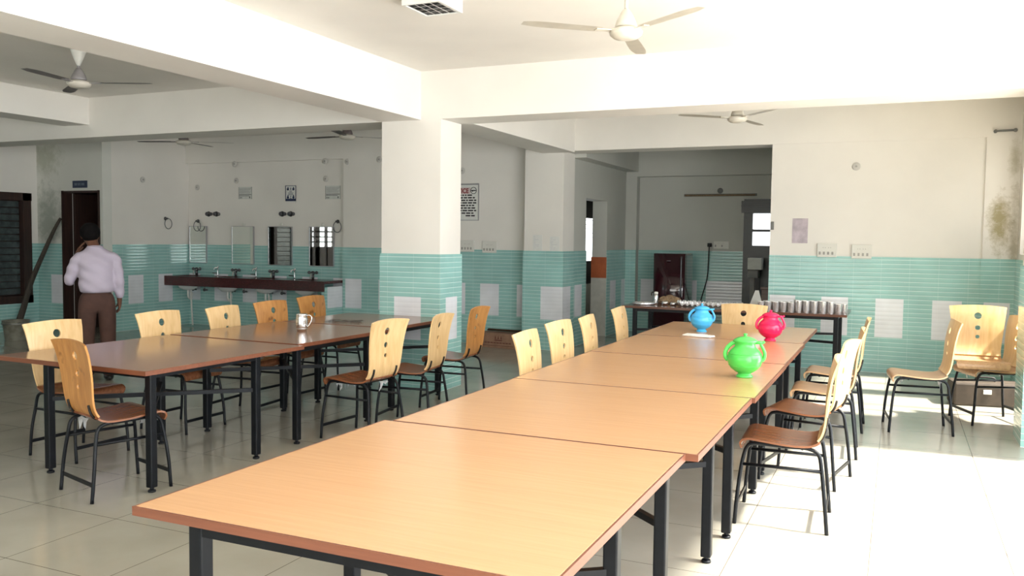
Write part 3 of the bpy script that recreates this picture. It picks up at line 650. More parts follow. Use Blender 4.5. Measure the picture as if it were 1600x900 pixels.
# ceiling light fitting
t = thing('ceiling_light', 'square white surface light fitting with mirrored louvre on the ceiling', 'ceiling light', (-2.93, 5.17, CZ), R_(0))
bm = NB(); w, d, h = .145, .165, .085
for a, b_ in (((-w, -d), (w, -d + .02)), ((-w, d - .02), (w, d)), ((-w, -d + .02), (-w + .02, d - .02)), ((w - .02, -d + .02), (w, d - .02))): box(bm, (*a, -h), (*b_, 0))
box(bm, (-w + .02, -d + .02, -.02), (w - .02, d - .02, -.001)); obj('housing', bm, M['white'], t, .003)
bm = NB()
for k in range(5): box(bm, (-w + .025 + k * .058, -d + .025, -h + .004), (-w + .032 + k * .058, d - .025, -.03))
for k in range(5): box(bm, (-w + .025, -d + .03 + k * .068, -h + .006), (w - .025, -d + .036 + k * .068, -.032))
obj('louvre', bm, M['chrome'], t)
bm = NB()
for y in (-.08, 0, .08): tube(bm, [(-.12, y, -.045), (.12, y, -.045)], .011, 8)
obj('tube_lamp', bm, M['white'], t)

# ---------------------------------------------------------------- wash basin counter
YB = 11.18
t = thing('basin_counter', 'long maroon granite basin counter along the tiled back wall', 'counter', (-9.5, YB, 0))
def L(x): return x + 9.5
bowls = (-10.83, -9.98, -9.20, -8.42)
bm = NB()
xs = [-11.085] + [v for b_ in bowls for v in (b_ - .19, b_ + .19)] + [-7.885]
for i in range(0, len(xs) - 1):
    if i % 2 == 0: box(bm, (L(xs[i]), -.53, .805), (L(xs[i + 1]), 0, .845))
    else: box(bm, (L(xs[i]), -.53, .805), (L(xs[i + 1]), -.43, .845)); box(bm, (L(xs[i]), -.13, .805), (L(xs[i + 1]), 0, .845))
obj('worktop', bm, M['gran'], t)
bm = NB(); box(bm, (L(-11.085), -.55, .69), (L(-7.875), -.525, .846)); obj('apron', bm, M['gran'], t)
bm = NB(); slab_wall(bm, 'X', L(-7.885), L(-7.95), -.50, 0, 0, .755, [], [(-.44, -.02, .43, .756)]); ob = obj('side_panel', bm, [M['dado'], M['dadow']], t); ob['label'] = 'white and green tiled end panel'
for i, bx in enumerate(bowls):
    bm = NB(); pr = [(.03, .60), (.10, .61), (.16, .65), (.19, .72), (.195, .804), (.18, .804), (.172, .73), (.14, .665), (.08, .63), (.001, .625)]
    lathe(bm, pr, 36, cap=False)
    for v in bm.verts: v.co.y *= .85; v.co += Vector((L(bx), -.28, 0))
    bo = obj('basin', bm, M['ceramic'], t)
    bm = NB(); tube(bm, smooth_path([(L(bx), -.28, .60), (L(bx), -.28, .50), (L(bx) + .0, -.24, .46), (L(bx), -.2, .50), (L(bx), -.2, .56)], 4), .018, 10); tube(bm, [(L(bx) + .06, -.28, .6), (L(bx) + .09, -.30, .3), (L(bx) + .11, -.30, .02)], .014, 8); obj('waste_pipe', bm, M['white'], t)
    for s in (-.09, .16):
        bm = NB(); x = L(bx) + s; tube(bm, [(x, -.02, .60), (x, -.07, .60)], .014, 10); ellipsoid(bm, (x, -.08, .60), (.026, .022, .026)); tube(bm, [(x + .03, -.08, .60), (x + .07, -.08, .60)], .012, 8); tube(bm, smooth_path([(x, -.07, .61), (x, -.08, .68), (x + (-s) * .2, -.15, .74), (L(bx), -.12, .80)], 4), .006, 6); obj('angle_valve', bm, M['chromed'], t)
    m_ = thing('basin_mixer', ['chrome mixer tap at the leftmost basin', 'chrome mixer tap at the second basin from the left', 'chrome mixer tap at the third basin from the left', 'chrome mixer tap at the rightmost basin near the tiled end panel'][i], 'tap', (bx, YB - .09, .845), 0, 'basin mixer taps')
    bm = NB(); tube(bm, [(0, 0, 0), (0, 0, .085)], .022, 12); ellipsoid(bm, (0, 0, .10), (.036, .036, .032)); obj('body', bm, M['chromed'], m_)
    bm = NB(); tube(bm, smooth_path([(0, -.01, .07), (.03, -.08, .085), (.06, -.13, .05), (.065, -.145, .02)], 5), .014, 10); obj('spout', bm, M['chrome'], m_)
    for s in (-1, 1):
        bm = NB(); tube(bm, [(0, 0, .09), (.055 * s, 0, .105)], .011, 8); ellipsoid(bm, (.072 * s, 0, .108), (.026, .024, .026)); obj('knob', bm, M['chromed'], m_)
    if i < 3:
        px_ = (bowls[i] + bowls[i + 1]) / 2
        p_ = thing('pillar_tap', ['small swan-neck tap between the two leftmost basins', 'small swan-neck tap between the two middle basins', 'small swan-neck tap between the two rightmost basins'][i], 'tap', (px_, YB - .05, .845), 0, 'small taps between the basins')
        bm = NB(); tube(bm, smooth_path([(0, 0, 0), (0, 0, .10), (.0, -.01, .135), (-.03, -.03, .13), (-.04, -.035, .10)], 5), .011, 10); ellipsoid(bm, (.012, 0, .15), (.016, .016, .016)); obj('swan_neck', bm, M['chrome'], p_)
        bm = NB(); tube(bm, [(-.10, -.01, .045), (0, -.01, .045)], .008, 8); obj('lever', bm, M['chromed'], p_)
# mirrors
YW = 11.186
for x0, x1, lab, fr in ((-11.05, -10.69, 'frameless mirror, leftmost of four, towel ring mirrored in it', 0), (-10.12, -9.68, 'second mirror from the left showing a pale wall and dark stripe', 1), (-9.36, -8.90, 'third mirror from the left, dark all over', 1), (-8.54, -8.09, 'rightmost mirror above the basins, reflecting a barred window', 1)):
    t = thing('wall_mirror', lab, 'mirror', ((x0 + x1) / 2, YW + .014 - .02, 1.055 + .31), 0, 'mirrors over the basin counter'); w = (x1 - x0) / 2
    bm = NB(); box(bm, (-w, -.012, -.305), (w, -.006, .305)); obj('glass', bm, M['mirror'], t)
    bm = NB()
    for a, b_ in (((-w - .012, -.31), (-w, .31)), ((w, -.31), (w + .012, .31))): box(bm, (a[0], -.016, a[1]), (b_[0], .006, b_[1]))
    box(bm, (-w, -.016, -.317), (w, .006, -.305)); box(bm, (-w, -.016, .305), (w, .006, .312)); obj('frame', bm, M['boardf'], t)
    bm = NB(); ellipsoid(bm, (.02, 0, .345), (.035, .008, .03)); obj('hanging_lug', bm, M['plate'], t)
YP = 11.2
for i, (x, lab) in enumerate(((-10.57, 'pair of round chrome valve knobs left of the middle mirrors'), (-9.02, 'pair of round chrome valve knobs above the third mirror'))):
    t = thing('wall_valve', lab, 'valve', (x, YP, 1.88), 0, 'paired valve knobs on the basin wall')
    for s in (-.085, .085):
        bm = NB(); lathe(bm, [(.045, 0), (.045, .006), (.02, .012), (.018, .03), (.030, .035), (.034, .05), (.025, .06)], 20, mat=Matrix.Translation((s, 0, 0)) @ Euler((R_(90), 0, 0)).to_matrix().to_4x4()); lathe(bm, [(.028, 0), (.03, .02), (.015, .03)], 16, mat=Matrix.Translation((s + .055, 0, .0)) @ Euler((R_(90), 0, 0)).to_matrix().to_4x4()); obj('knob', bm, M['chromed'], t)
def ring(name_lab, x, y, z, rz=0):
    t = thing('towel_ring', name_lab, 'towel ring', (x, y, z), rz, 'towel rings by the basins')
    bm = NB(); lathe(bm, [(.03, 0), (.03, .008), (.016, .015), (.013, .045), (.016, .05)], 16, mat=Euler((R_(90), 0, 0)).to_matrix().to_4x4()); obj('mount', bm, M['chromed'], t)
    bm = NB(); tube(bm, [(.02 + .075 * math.cos(a), -.048, -.085 + .085 * math.sin(a)) for a in [2 * PI * i / 28 for i in range(28)]], .006, 8, closed=True); obj('ring', bm, M['chromed'], t)
ring('towel ring on the alcove side wall left of the mirrors', -11.1, 10.68, 1.79, R_(90))
ring('towel ring hanging in front of the leftmost mirror', -10.86, YP - .03, 1.76)
ring('towel ring right of the rightmost mirror', -8.02, YP, 1.76)

# ---------------------------------------------------------------- signs and notices
def text(body, size, x, y, z, mat, parent, rot=(PI / 2, 0, 0), al='LEFT', ext=.0006, name='lettering', sx=1.0, bold=0):
    cu = bpy.data.curves.new(name, 'FONT'); cu.body = body; cu.size = size; cu.extrude = ext; cu.align_x = al; cu.offset = bold
    o = bpy.data.objects.new(name, cu); C.objects.link(o); cu.materials.append(mat); o.rotation_euler = (0, 0, 0)
    dg = bpy.context.evaluated_depsgraph_get(); dg.update(); me = bpy.data.meshes.new_from_object(o.evaluated_get(dg)); bpy.data.objects.remove(o)
    me.materials.clear(); me.materials.append(mat); o = bpy.data.objects.new(name, me); C.objects.link(o)
    o.location = (x, y, z); o.rotation_euler = rot; o.scale = (sx, 1, 1); o.parent = parent; return o
t = thing('notice_board', 'framed white NOTICE board with round emblem, half hidden by the column', 'notice board', (-5.535, 11.14, 1.79))
bm = NB(); box(bm, (-.62, -.014, 0), (0, -.001, .50)); obj('panel', bm, M['paper'], t)
bm = NB()
for a, b_ in (((-.63, -.012), (.01, .0)), ((-.63, .50), (.01, .522)), ((-.63, 0), (-.62, .5)), ((0, 0), (.01, .5))): box(bm, (a[0], -.02, a[1]), (b_[0], -.0005, b_[1]))
obj('frame', bm, M['boardf'], t)
bm = NB(); box(bm, (-.61, -.0155, .375), (-.125, -.0142, .465)); obj('title_band', bm, M['pink'], t)
text('NOTICE', .095, -.155, -.0165, .385, M['redink'], t, al='RIGHT', name='title_lettering', sx=.85, bold=.003)
bm = NB(); tube(bm, [(-.075 + .046 * math.cos(a), -.016, .42 + .046 * math.sin(a)) for a in [2 * PI * i / 32 for i in range(32)]], .0045, 6, closed=True); box(bm, (-.112, -.018, .413), (-.038, -.0145, .427)); box(bm, (-.10, -.018, .405), (-.082, -.0145, .414)); obj('emblem', bm, M['ink'], t)
bm = NB(); random.seed(3)
for r in range(9):
    x = -.595 if r < 8 else -.20; z = .345 - r * .037; xe = -.03 - (.04 if r in (0, 7) else 0)
    while x < xe - .02:
        w = min(random.uniform(.025, .085), xe - x); box(bm, (x, -.0162, z), (x + w, -.0142, z + .019)); x += w + .014
obj('notice_lines', bm, M['ink'], t)
def notice(lab, x, z, w, h, kind):
    t = thing('wall_notice', lab, 'notice', (x, 11.2, z), 0, 'notices above the mirrors')
    bm = NB(); box(bm, (-w / 2, -.008, -h / 2), (w / 2, -.001, h / 2)); obj('sheet', bm, M['paper'] if kind == 'poster' else M['greyp'], t)
    bm = NB()
    if kind == 'poster':
        for s in (-1, 1):
            box(bm, (s * w / 2 - .006, -.010, -h / 2 + .02), (s * w / 2 + .006, -.0075, h / 2)); 
            for zz in (.075, -.055):
                ellipsoid(bm, (s * .055, -.010, zz), (.022, .002, .020), 12); box(bm, (s * .055 - .006, -.0115, zz + .01), (s * .055 + .012, -.0085, zz + .035))
        box(bm, (-w / 2, -.010, h / 2 - .008), (w / 2, -.0075, h / 2)); box(bm, (-w / 2, -.010, -h / 2 + .02), (w / 2, -.0075, -h / 2 + .06))
        for k, ww in enumerate((.03, .02, .05, .045, .06)): box(bm, (-ww, -.010, .045 - k * .016), (ww, -.0075, .051 - k * .016))
        for zz in (.085, .065, -.045, -.07): box(bm, (-.012, -.010, zz), (.012, -.0075, zz + .012))
    else:
        for k in range(5): box(bm, (-w / 2 + .015, -.010, h / 2 - .03 - k * .018), (w / 2 - .015 - (k % 3) * .02, -.0075, h / 2 - .0275 - k * .018))
        box(bm, (-w / 2 + .01, -.010, -.03), (w / 2 - .01, -.0075, -.022)); box(bm, (-w / 2 + .01, -.010, -.05), (w / 2 - .05, -.0075, -.044))
        for k in range(3): box(bm, (-w / 2 + .02 + k * .02, -.010, -h / 2 + .015), (-w / 2 + .028 + k * .02, -.0075, -h / 2 + .032))
        box(bm, (w / 2 - .05, -.010, -h / 2 + .015), (w / 2 - .036, -.0075, -h / 2 + .042))
        for s in (-1, 1): box(bm, (s * w / 2 - .002, -.0095, -h / 2), (s * w / 2 + .002, -.0075, h / 2))
    obj('print', bm, M['blueink'] if kind == 'poster' else M['ink'], t)
notice('grey printed sheet above the second mirror, left of the poster', -9.86, 2.225, .27, .20, 'sheet')
notice('dark-bordered pictogram poster centred between the two grey sheets', -8.93, 2.20, .20, .27, 'poster')
notice('grey printed sheet above the rightmost mirror', -8.11, 2.215, .28, .21, 'sheet')
t = thing('door_sign', 'small dark blue sign over the dark washroom doorway', 'sign', (-11.57, 9.45, 2.285))
bm = NB(); box(bm, (-.155, -.015, -.055), (.155, -.001, .055)); obj('plate', bm, M['bluesign'], t)
bm = NB()
for k, w in enumerate((.03, .02, .026, .018, .03, .022)): box(bm, (-.11 + k * .038, -.017, -.018), (-.11 + k * .038 + w, -.0145, .020))
obj('faint_lettering', bm, plain('faint_sign_letters', (.12, .15, .2), .5), t)

# ---------------------------------------------------------------- switch plates, caps, tube light, cord
def plate(lab, x, y, z, w=.22, h=.165, n=4, grp='switch boards on the walls'):
    t = thing('switch_board', lab, 'switch board', (x, y, z), 0, grp)
    bm = NB(); box(bm, (-w / 2, -.03, -h / 2), (w / 2, -.0, h / 2)); obj('plate', bm, M['plate'], t, .004)
    bm = NB()
    for k in range(n): box(bm, (-w / 2 + .02 + k * (w - .03) / n, -.036, -h / 2 + .03), (-w / 2 + .02 + k * (w - .03) / n + .022, -.03, -h / 2 + .065))
    for s in (-.03, .03):
        for q in (-.012, .012): tube(bm, [(s + q, -.033, .03), (s + q, -.0295, .03)], .0045, 8, mi=0)
    obj('rockers', bm, M['plated'], t)
plate('double switch board just below the NOTICE board', -5.70, 11.14, 1.41)
plate('double switch board right of the one below the NOTICE board', -5.345, 11.14, 1.40)
plate('cream switch board on the right wall, the left one of two', -.775, 10.945, 1.43)
plate('cream switch board on the right wall, the right one of two', -.39, 10.945, 1.42)
plate('small power socket on the kitchen back wall where the cord plugs in', -2.62, 14.15, 1.46, .24, .12, 2)
t = thing('power_cord', 'black cord hanging down the kitchen tiles from the socket', 'cord', (-2.80, 14.09, 0))
bm = NB(); tube(bm, smooth_path([(0, 0, 1.45), (0, -.03, 1.40), (-.01, 0, 1.2), (-.03, 0, .9), (-.12, .0, .55), (-.16, 0, .3), (-.30, -.02, .02)], 6), .009, 6); obj('cable', bm, M['black'], t)
bm = NB(); box(bm, (-.03, -.03, 1.43), (.03, .05, 1.49)); obj('plug', bm, M['black'], t, .006)
caps = [(-11.1, 10.22, 2.40, 90, 'round wall cap on the alcove side wall'), (-10.90, 11.2, 2.33, 0, 'round wall cap above the leftmost mirror'), (-10.03, 11.14, 2.70, 0, 'round wall cap high above the second mirror'), (-10.05, 11.2, 2.43, 0, 'round wall cap with dark nick, just above the left grey sheet'),
        (-8.22, 11.14, 2.70, 0, 'round wall cap high above the right grey sheet'), (-8.25, 11.2, 2.43, 0, 'round wall cap just above the right grey sheet'), (-7.80, 11.14, 2.68, 0, 'round wall cap right of the basin recess corner'), (-7.22, 11.14, 2.70, 0, 'round wall cap beside the column at its left edge'),
        (-5.80, 11.14, 2.50, 0, 'round wall cap above the NOTICE board'), (-.48, 10.945, 2.42, 0, 'round wall cap high on the bright right wall')]
for x, y, z, a, lab in caps:
    t = thing('junction_cover', lab, 'junction cover', (x, y, z), R_(a), 'round junction caps on the walls')
    bm = NB(); lathe(bm, [(.047, 0), (.047, .008), (.038, .014), (.015, .015)], 24, mat=Euler((R_(90), 0, 0)).to_matrix().to_4x4()); obj('disc', bm, M['capm'], t)
    bm = NB(); tube(bm, [(0, -.012, .0), (.0, -.022, 0)], .012, 10); obj('hook', bm, M['plated'], t)
t = thing('tube_light', 'unlit tube light batten on the kitchen back wall', 'tube light', (-2.66, 13.98 + .17, 2.27))
bm = NB(); box(bm, (-.58, -.04, -.02), (.58, 0, .02)); obj('batten', bm, M['greybox'], t)
bm = NB(); tube(bm, [(-.56, -.058, -.005), (.56, -.058, -.005)], .013, 10); obj('tube', bm, M['basket'], t)
bm = NB(); lathe(bm, [(.045, 0), (.045, .012), (.02, .018)], 20, mat=Matrix.Translation((0, 0, .07)) @ Euler((R_(90), 0, 0)).to_matrix().to_4x4()); obj('ceiling_rose', bm, M['greybox'], t)
bm = NB(); box(bm, (-.09, -.004, -.15), (.09, -.001, .15)); tag(obj('paper_remnant', bm, M['mauve'], loc=(-1.09, 10.945, 1.66)), 'faded mauve paper remnant stuck on the bright right wall', 'paper')
t = thing('wall_bracket', 'small grey metal bracket at the edge of the kitchen opening', 'bracket', (-1.43, 10.93, 1.72)); bm = NB(); box(bm, (0, -.02, -.05), (.035, .014, .05)); obj('plate', bm, M['greybox'], t, .004)
for x, z, lab in ((-4.52, 1.47, 'sheet of faint handwriting taped on the pilaster front'), (-4.27, 1.45, 'small scribbled sheet near the pilaster corner')):
    t = thing('handwritten_sheet', lab, 'paper', (x, 10.93, z)); w = .07
    bm = NB(); box(bm, (-w, -.004, -.11), (w, -.001, .11)); obj('sheet', bm, M['paper'], t)
    bm = NB(); random.seed(int(abs(x) * 100))
    for k in range(8): box(bm, (-w + .012, -.0055, .085 - k * .022), (-w + .03 + random.random() * .08, -.0038, .088 - k * .022))
    obj('scribbles', bm, plain('faint_pencil', (.45, .46, .50), .7), t)
t = thing('curtain_rod', 'short dark rod bracket on the stained corner at upper right', 'rod', (1.0, 10.90, 2.77)); bm = NB(); tube(bm, [(-.07, 0, 0), (.12, 0, .005)], .012, 10); ellipsoid(bm, (.13, 0, .005), (.022, .022, .022)); tube(bm, [(-.06, 0, 0), (-.06, .03, 0)], .02, 10); obj('rod', bm, M['greybox'], t)

# ---------------------------------------------------------------- fridge and other far things
t = thing('refrigerator', 'maroon glossy single-door refrigerator in the dark kitchen bay', 'refrigerator', (-3.27, 13.62, 0))
bm = NB(); box(bm, (-.25, -.22, .05), (.25, .27, 1.32)); obj('cabinet', bm, M['fridge'], t, .02)
bm = NB(); n = 16
F = []; B = []
for i in range(n + 1):
    x = -.25 + .5 * i / n; y = -.28 - .05 * math.cos((x / .25) * PI / 2) ** .8 if abs(x) < .25 else -.28
    F.append(x); B.append(y if not isinstance(y, complex) else -.28)
lo = [bm.verts.new((x, y, .10)) for x, y in zip(F, B)]; hi = [bm.verts.new((x, y, 1.32)) for x, y in zip(F, B)]
bl = [bm.verts.new((.25, -.225, .10)), bm.verts.new((-.25, -.225, .10))]; bh = [bm.verts.new((.25, -.225, 1.32)), bm.verts.new((-.25, -.225, 1.32))]
for i in range(n): f = bm.faces.new((lo[i], lo[i + 1], hi[i + 1], hi[i])); f.smooth = True
bm.faces.new((lo[n], bl[0], bh[0], hi[n])); bm.faces.new((bl[1], lo[0], hi[0], bh[1])); bm.faces.new((bl[0], bl[1], bh[1], bh[0])); bm.faces.new(hi + bh); bm.faces.new((lo + bl)[::-1])
dr = obj('door', bm, M['fridge'], t)
bm = NB(); tube(bm, smooth_path([(.20, -.31, .66), (.20, -.335, .70), (.20, -.335, 1.22), (.20, -.31, 1.26)], 5), .012, 8); obj('handle', bm, M['chromed'], dr)
bm = NB(); box(bm, (-.03, -.335, 1.20), (.03, -.325, 1.212)); obj('badge', bm, M['chromed'], dr)
for sx in (-.2, .2):
    for sy in (-.15, .2): bm = NB(); tube(bm, [(sx, sy, 0), (sx, sy, .06)], .02, 10); obj('foot', bm, M['black'], t)
t = thing('cardboard_carton', 'brown printed cardboard carton lying on the floor against the green tiles', 'carton', (-5.02, 10.93, 0), R_(-4))
bm = NB(); box(bm, (-.36, -.15, 0), (.36, .14, .20)); obj('body', bm, M['carton'], t, .004)
bm = NB(); box(bm, (-.36, -.15, .20), (.36, -.06, .206)); bm2 = NB(); v = [bm2.verts.new(p) for p in ((-.35, .135, .205), (.34, .135, .205), (.30, .05, .245), (-.26, .02, .25))]; bm2.faces.new(v); bmesh.ops.solidify(bm2, geom=bm2.faces[:], thickness=.004)
obj('flap', bm, M['carton'], t); obj('flap', bm2, M['carton'], t)
bm = NB()
for k in range(3): v = [bm.verts.new(p) for p in ((-.06 + k * .045, -.152, .125), (-.03 + k * .045, -.152, .125), (-.045 + k * .045, -.152, .175))]; bm.faces.new(v)
box(bm, (-.06, -.152, .10), (.06, -.150, .118))
for k in range(9): box(bm, (-.22 + k * .048, -.152, .065), (-.22 + k * .048 + .038, -.150, .080))
box(bm, (-.26, -.152, .03), (.24, -.150, .036)); obj('print', bm, M['cartonp'], t)
t = thing('leaning_plank', 'weathered wooden pole leaning against the damp wall by the washroom doorway', 'wooden pole', (-12.25, 9.3, 0))
bm = NB(); P = smooth_path([(-.15, -.35, .05), (-.13, -.25, .35), (-.08, -.15, .75), (.04, -.02, 1.2), (.20, .04, 1.55), (.31, .085, 1.76)], 5); tube(bm, P, [.058 - .034 * i / (len(P) - 1) for i in range(len(P))], 12, sq=.6); obj('shaft', bm, M['pole'], t)
t = thing('tin_bucket', 'pale ribbed tin bucket on the floor near the leaning pole', 'bucket', (-11.45, 8.25, 0))
bm = NB(); lathe(bm, [(.14, 0), (.142, .005), (.165, .22), (.17, .225), (.168, .235), (.175, .27), (.182, .275), (.178, .28), (.17, .27), (.16, .22), (.135, .012), (.001, .01)], 32, cap=False); obj('body', bm, M['bucket'], t)
bm = NB(); tube(bm, smooth_path([(-.18, 0, .26), (-.12, -.13, .24), (0, -.19, .23), (.12, -.13, .24), (.18, 0, .26)], 5), .005, 6); obj('handle', bm, M['chromed'], t)
t = thing('suitcase', 'dull brown case on the floor behind the right corner chairs', 'case', (.80, 9.25, 0), R_(10))
bm = NB(); box(bm, (-.30, -.14, .0), (.30, .14, .22)); obj('body', bm, M['brownbox'], t, .02)
bm = NB(); tube(bm, smooth_path([(-.08, 0, .22), (-.07, 0, .255), (.07, 0, .255), (.08, 0, .22)], 4), .009, 8); obj('handle', bm, M['black'], t)
bm = NB(); box(bm, (-.05, -.15, .12), (.02, -.138, .16)); obj('latch', bm, M['white'], t)
t = thing('water_dispenser', 'grey metal box dispenser on a post before the black kitchen door', 'dispenser', (-2.02, 13.75, 0))
bm = NB(); box(bm, (-.10, -.10, 1.09), (.11, .10, 1.27)); obj('upper_box', bm, M['greyp'], t, .005)
bm = NB(); box(bm, (-.10, -.08, .96), (.06, .08, 1.075)); obj('lower_box', bm, M['greybox'], t, .005)
bm = NB(); box(bm, (-.07, -.03, .0), (.0, .03, 1.10)); obj('post', bm, M['greybox'], t)
t = thing('low_cabinet', 'dark reddish wooden cabinet beside the dispenser in the kitchen', 'cabinet', (-1.72, 13.7, 0)); bm = NB(); box(bm, (-.17, -.15, .05), (.17, .15, .80)); obj('body', bm, M['topK'], t, .01)
bm = NB(); box(bm, (-.18, -.16, .80), (.18, .16, .83)); obj('top', bm, M['topK'], t)
for sx in (-.14, .14):
    for sy in (-.12, .12): bm = NB(); box(bm, (sx - .02, sy - .02, 0), (sx + .02, sy + .02, .05)); obj('foot', bm, M['topK'], t)

# ---------------------------------------------------------------- the man at the left
def skin(name, joints, edges, mat, parent, sub=2, extra=None, root=0, cut=None):
    me = bpy.data.meshes.new(name); me.from_pydata([j[0] for j in joints], edges, []); o = bpy.data.objects.new(name, me); C.objects.link(o)
    md = o.modifiers.new('skin', 'SKIN'); md.use_smooth_shade = True
    for i, j in enumerate(joints): r = j[1]; me.skin_vertices[0].data[i].radius = r if isinstance(r, tuple) else (r, r)
    me.skin_vertices[0].data[root].use_root = True
    s = o.modifiers.new('sub', 'SUBSURF'); s.levels = sub; s.render_levels = sub
    dg = bpy.context.evaluated_depsgraph_get(); dg.update(); m2 = bpy.data.meshes.new_from_object(o.evaluated_get(dg))
    bpy.data.objects.remove(o)
    if extra or cut:
        bm = NB(); bm.from_mesh(m2)
        if extra: extra(bm)
        if cut: cut(bm)
        bm.to_mesh(m2); bm.free()
    m2.materials.clear(); m2.materials.append(mat); o = bpy.data.objects.new(name, m2); C.objects.link(o); o.parent = parent
    for p in m2.polygons: p.use_smooth = True
    return o
man = thing('person', 'person from behind in pale lilac shirt and brown trousers, hand raised', 'person', (-7.50, 6.30, 0), R_(54))
J = []; Ed = []
def j(p, r, par=None):
    J.append((p, r)); k = len(J) - 1
    if par is not None: Ed.append((par, k))
    return k
pel = j((0, .01, .88), (.085, .075)); ab = j((0, .01, 1.02), (.080, .070), pel); ch = j((0, .015, 1.18), (.085, .075), ab); up = j((0, .015, 1.29), (.075, .062), ch)
nk = j((-.01, .015, 1.38), .052, up); n2 = j((-.03, .05, 1.425), .055, nk); h1 = j((-.045, .085, 1.475), (.072, .078), n2); h2 = j((-.05, .095, 1.525), (.077, .092), h1); h3 = j((-.05, .085, 1.58), (.058, .068), h2)
def hand(wr, d, side, curl, thumb):
    d = Vector(d).normalized(); s = Vector(side).normalized(); c = Vector(curl).normalized(); w = Vector(J[wr][0])
    palm = j(tuple(w + d * .045), (.026, .020), wr)
    for k, (off, ln) in enumerate(((-.028, .062), (-.010, .072), (.009, .068), (.027, .055))):
        b0 = w + d * .085 + s * off
        a = j(tuple(b0), .0095, palm); b_ = j(tuple(b0 + d * ln * .45 + c * .010), .0085, a); j(tuple(b0 + d * ln * .75 + c * .032), .0075, b_)
    t0 = j(tuple(w + d * .035 + s * thumb * .034 + c * .006), .0105, palm); t1 = j(tuple(w + d * .065 + s * thumb * .050 + c * .018), .009, t0); j(tuple(w + d * .088 + s * thumb * .048 + c * .03), .008, t1)
# right arm hanging, slightly bent
rs = j((.150, 0, 1.295), .045, up); re = j((.205, -.03, 1.06), .040, rs); rw = j((.215, .03, .84), .027, re)
hand(rw, (.0, .08, -1), (0, 1, .08), (-1, .1, 0), 1)
# left arm bent, hand at the face
ls = j((-.150, 0, 1.29), .045, up); le = j((-.240, .06, 1.06), .040, ls); lw = j((-.165, .21, 1.30), .027, le)
hand(lw, (.35, .0, 1), (0, -1, 0), (.9, -.3, .1), 1)
# legs
for s in (-1, 1):
    hp = j((.085 * s, 0, .86), .085, pel); kn = j((.10 * s, .02, .47), .055, hp); an = j((.10 * s, -.01, .09), .038, kn); ft = j((.105 * s, .07, .035), (.035, .026), an); j((.11 * s, .15, .028), (.032, .020), ft)
def face(bm):
    M1 = Matrix.Translation((-.05, .172, 1.495)) @ Euler((R_(-15), 0, 0)).to_matrix().to_4x4() @ Matrix.Diagonal((.013, .02, .022, 1)); bmesh.ops.create_uvsphere(bm, u_segments=10, v_segments=8, radius=1, matrix=M1)
    for s in (-1, 1):
        M1 = Matrix.Translation((-.05 + s * .078, .085, 1.50)) @ Matrix.Diagonal((.010, .018, .030, 1)); bmesh.ops.create_uvsphere(bm, u_segments=12, v_segments=8, radius=1, matrix=M1)
body = skin('body', J, Ed, M['skin'], man, 2, face)
bm = NB()
for s in (-1, 1): ellipsoid(bm, (-.05 + s * .03, .163, 1.515), (.012, .008, .007), 10)
obj('eyes', bm, M['white'], man)
bm = NB(); ellipsoid(bm, (-.05, .164, 1.45), (.024, .008, .007), 12); obj('mouth', bm, plain('lips', (.16, .05, .045), .5), man)
# hair cap
bm = NB(); bmesh.ops.create_icosphere(bm, subdivisions=4, radius=1, matrix=Matrix.Translation((-.05, .070, 1.537)) @ Matrix.Diagonal((.095, .115, .100, 1)))
kill = [v for v in bm.verts if v.co.z < 1.527 - (.085 if v.co.y < .067 else .0) or (v.co.y > .147 and v.co.z < 1.58)]
bmesh.ops.delete(bm, geom=kill, context='VERTS')
for v in bm.verts: v.co += v.co.normalized() * 0 + Vector((math.sin(v.co.x * 190), math.cos(v.co.y * 170), math.sin(v.co.z * 210))) * .0025
bmesh.ops.solidify(bm, geom=bm.faces[:], thickness=.006)
for f in bm.faces: f.smooth = True
obj('hair', bm, M['hair'], man)
# shirt
def remesh(name, bm, mat, parent, vox, smooth=6):
    bmesh.ops.recalc_face_normals(bm, faces=bm.faces[:]); me = bpy.data.meshes.new(name); bm.to_mesh(me); bm.free(); o = bpy.data.objects.new(name, me); C.objects.link(o)
    r = o.modifiers.new('r', 'REMESH'); r.mode = 'VOXEL'; r.voxel_size = vox; sm = o.modifiers.new('s', 'SMOOTH'); sm.iterations = smooth; sm.factor = .6
    dg = bpy.context.evaluated_depsgraph_get(); dg.update(); m2 = bpy.data.meshes.new_from_object(o.evaluated_get(dg)); bpy.data.objects.remove(o)
    for v in m2.vertices: v.co.x += .0035 * math.sin(v.co.z * 60 + v.co.x * 35); v.co.y += .005 * math.sin(v.co.z * 48 + v.co.x * 30)
    m2.materials.clear(); m2.materials.append(mat); o = bpy.data.objects.new(name, m2); C.objects.link(o); o.parent = parent
    for p in m2.polygons: p.use_smooth = True
    return o
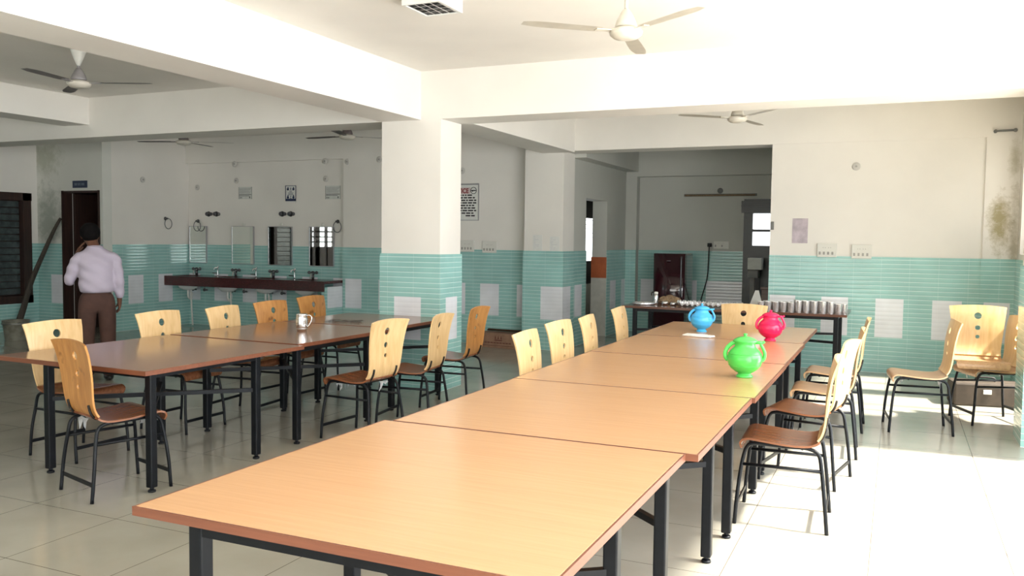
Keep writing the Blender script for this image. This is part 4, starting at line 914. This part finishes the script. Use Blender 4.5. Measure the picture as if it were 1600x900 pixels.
def loft(bm, rings, n=28):
    R = [[bm.verts.new((cx + rx * math.cos(2 * PI * k / n), cy + ry * math.sin(2 * PI * k / n), z)) for k in range(n)] for cx, cy, z, rx, ry in rings]
    for A, B in zip(R, R[1:]):
        for k in range(n): bm.faces.new((A[k], A[(k + 1) % n], B[(k + 1) % n], B[k]))
    bm.faces.new(R[0][::-1]); bm.faces.new(R[-1])
bm = NB(); loft(bm, [(0, 0, .918, .138, .108), (0, 0, .935, .160, .128), (0, -.005, .97, .170, .136), (0, 0, 1.04, .168, .130), (0, 0, 1.13, .170, .125), (0, -.004, 1.21, .180, .124), (0, -.004, 1.275, .186, .115), (0, 0, 1.32, .170, .098), (-.004, .008, 1.352, .122, .082), (-.01, .018, 1.385, .072, .066), (-.012, .022, 1.405, .064, .060)])
tube(bm, smooth_path([(.135, 0, 1.285), (.170, -.005, 1.262), (.190, -.02, 1.18), (.206, -.03, 1.06), (.214, .0, .94), (.216, .025, .865)], 6), [.064 - .022 * i / 30 for i in range(31)], 18)
tube(bm, smooth_path([(-.135, 0, 1.28), (-.172, .005, 1.255), (-.210, .03, 1.17), (-.242, .06, 1.06), (-.244, .085, 1.045), (-.214, .12, 1.13), (-.180, .180, 1.25)], 6), [.064 - .018 * i / 36 for i in range(37)], 18)
sh = remesh('shirt', bm, M['shirt'], man, .011, 7)
bm = NB(); tube(bm, [(-.008 + .064 * math.cos(a), .016 + .060 * math.sin(a), 1.392 + .008 * math.sin(a)) for a in [2 * PI * i / 24 for i in range(24)]], .014, 8, closed=True, sq=.6); obj('collar', bm, M['shirt'], sh)
JT = [((0, 0, .965), (.148, .118)), ((0, -.005, .87), (.162, .130)), ((.088, -.005, .78), (.098, .105)), ((.10, .01, .48), .082), ((.102, -.01, .20), .074), ((.102, -.012, .05), .076), ((-.088, -.005, .78), (.098, .105)), ((-.10, .01, .48), .082), ((-.102, -.01, .20), .074), ((-.102, -.012, .05), .076)]
ET = [(0, 1), (1, 2), (2, 3), (3, 4), (4, 5), (1, 6), (6, 7), (7, 8), (8, 9)]
skin('trousers', JT, ET, M['trouser'], man, 2)
for s in (-1, 1):
    bm = NB(); ellipsoid(bm, (.105 * s, .07, .04), (.05, .14, .042), 16)
    for v in bm.verts: v.co.z = max(v.co.z, .0)
    obj('shoe', bm, M['shoe'], man)
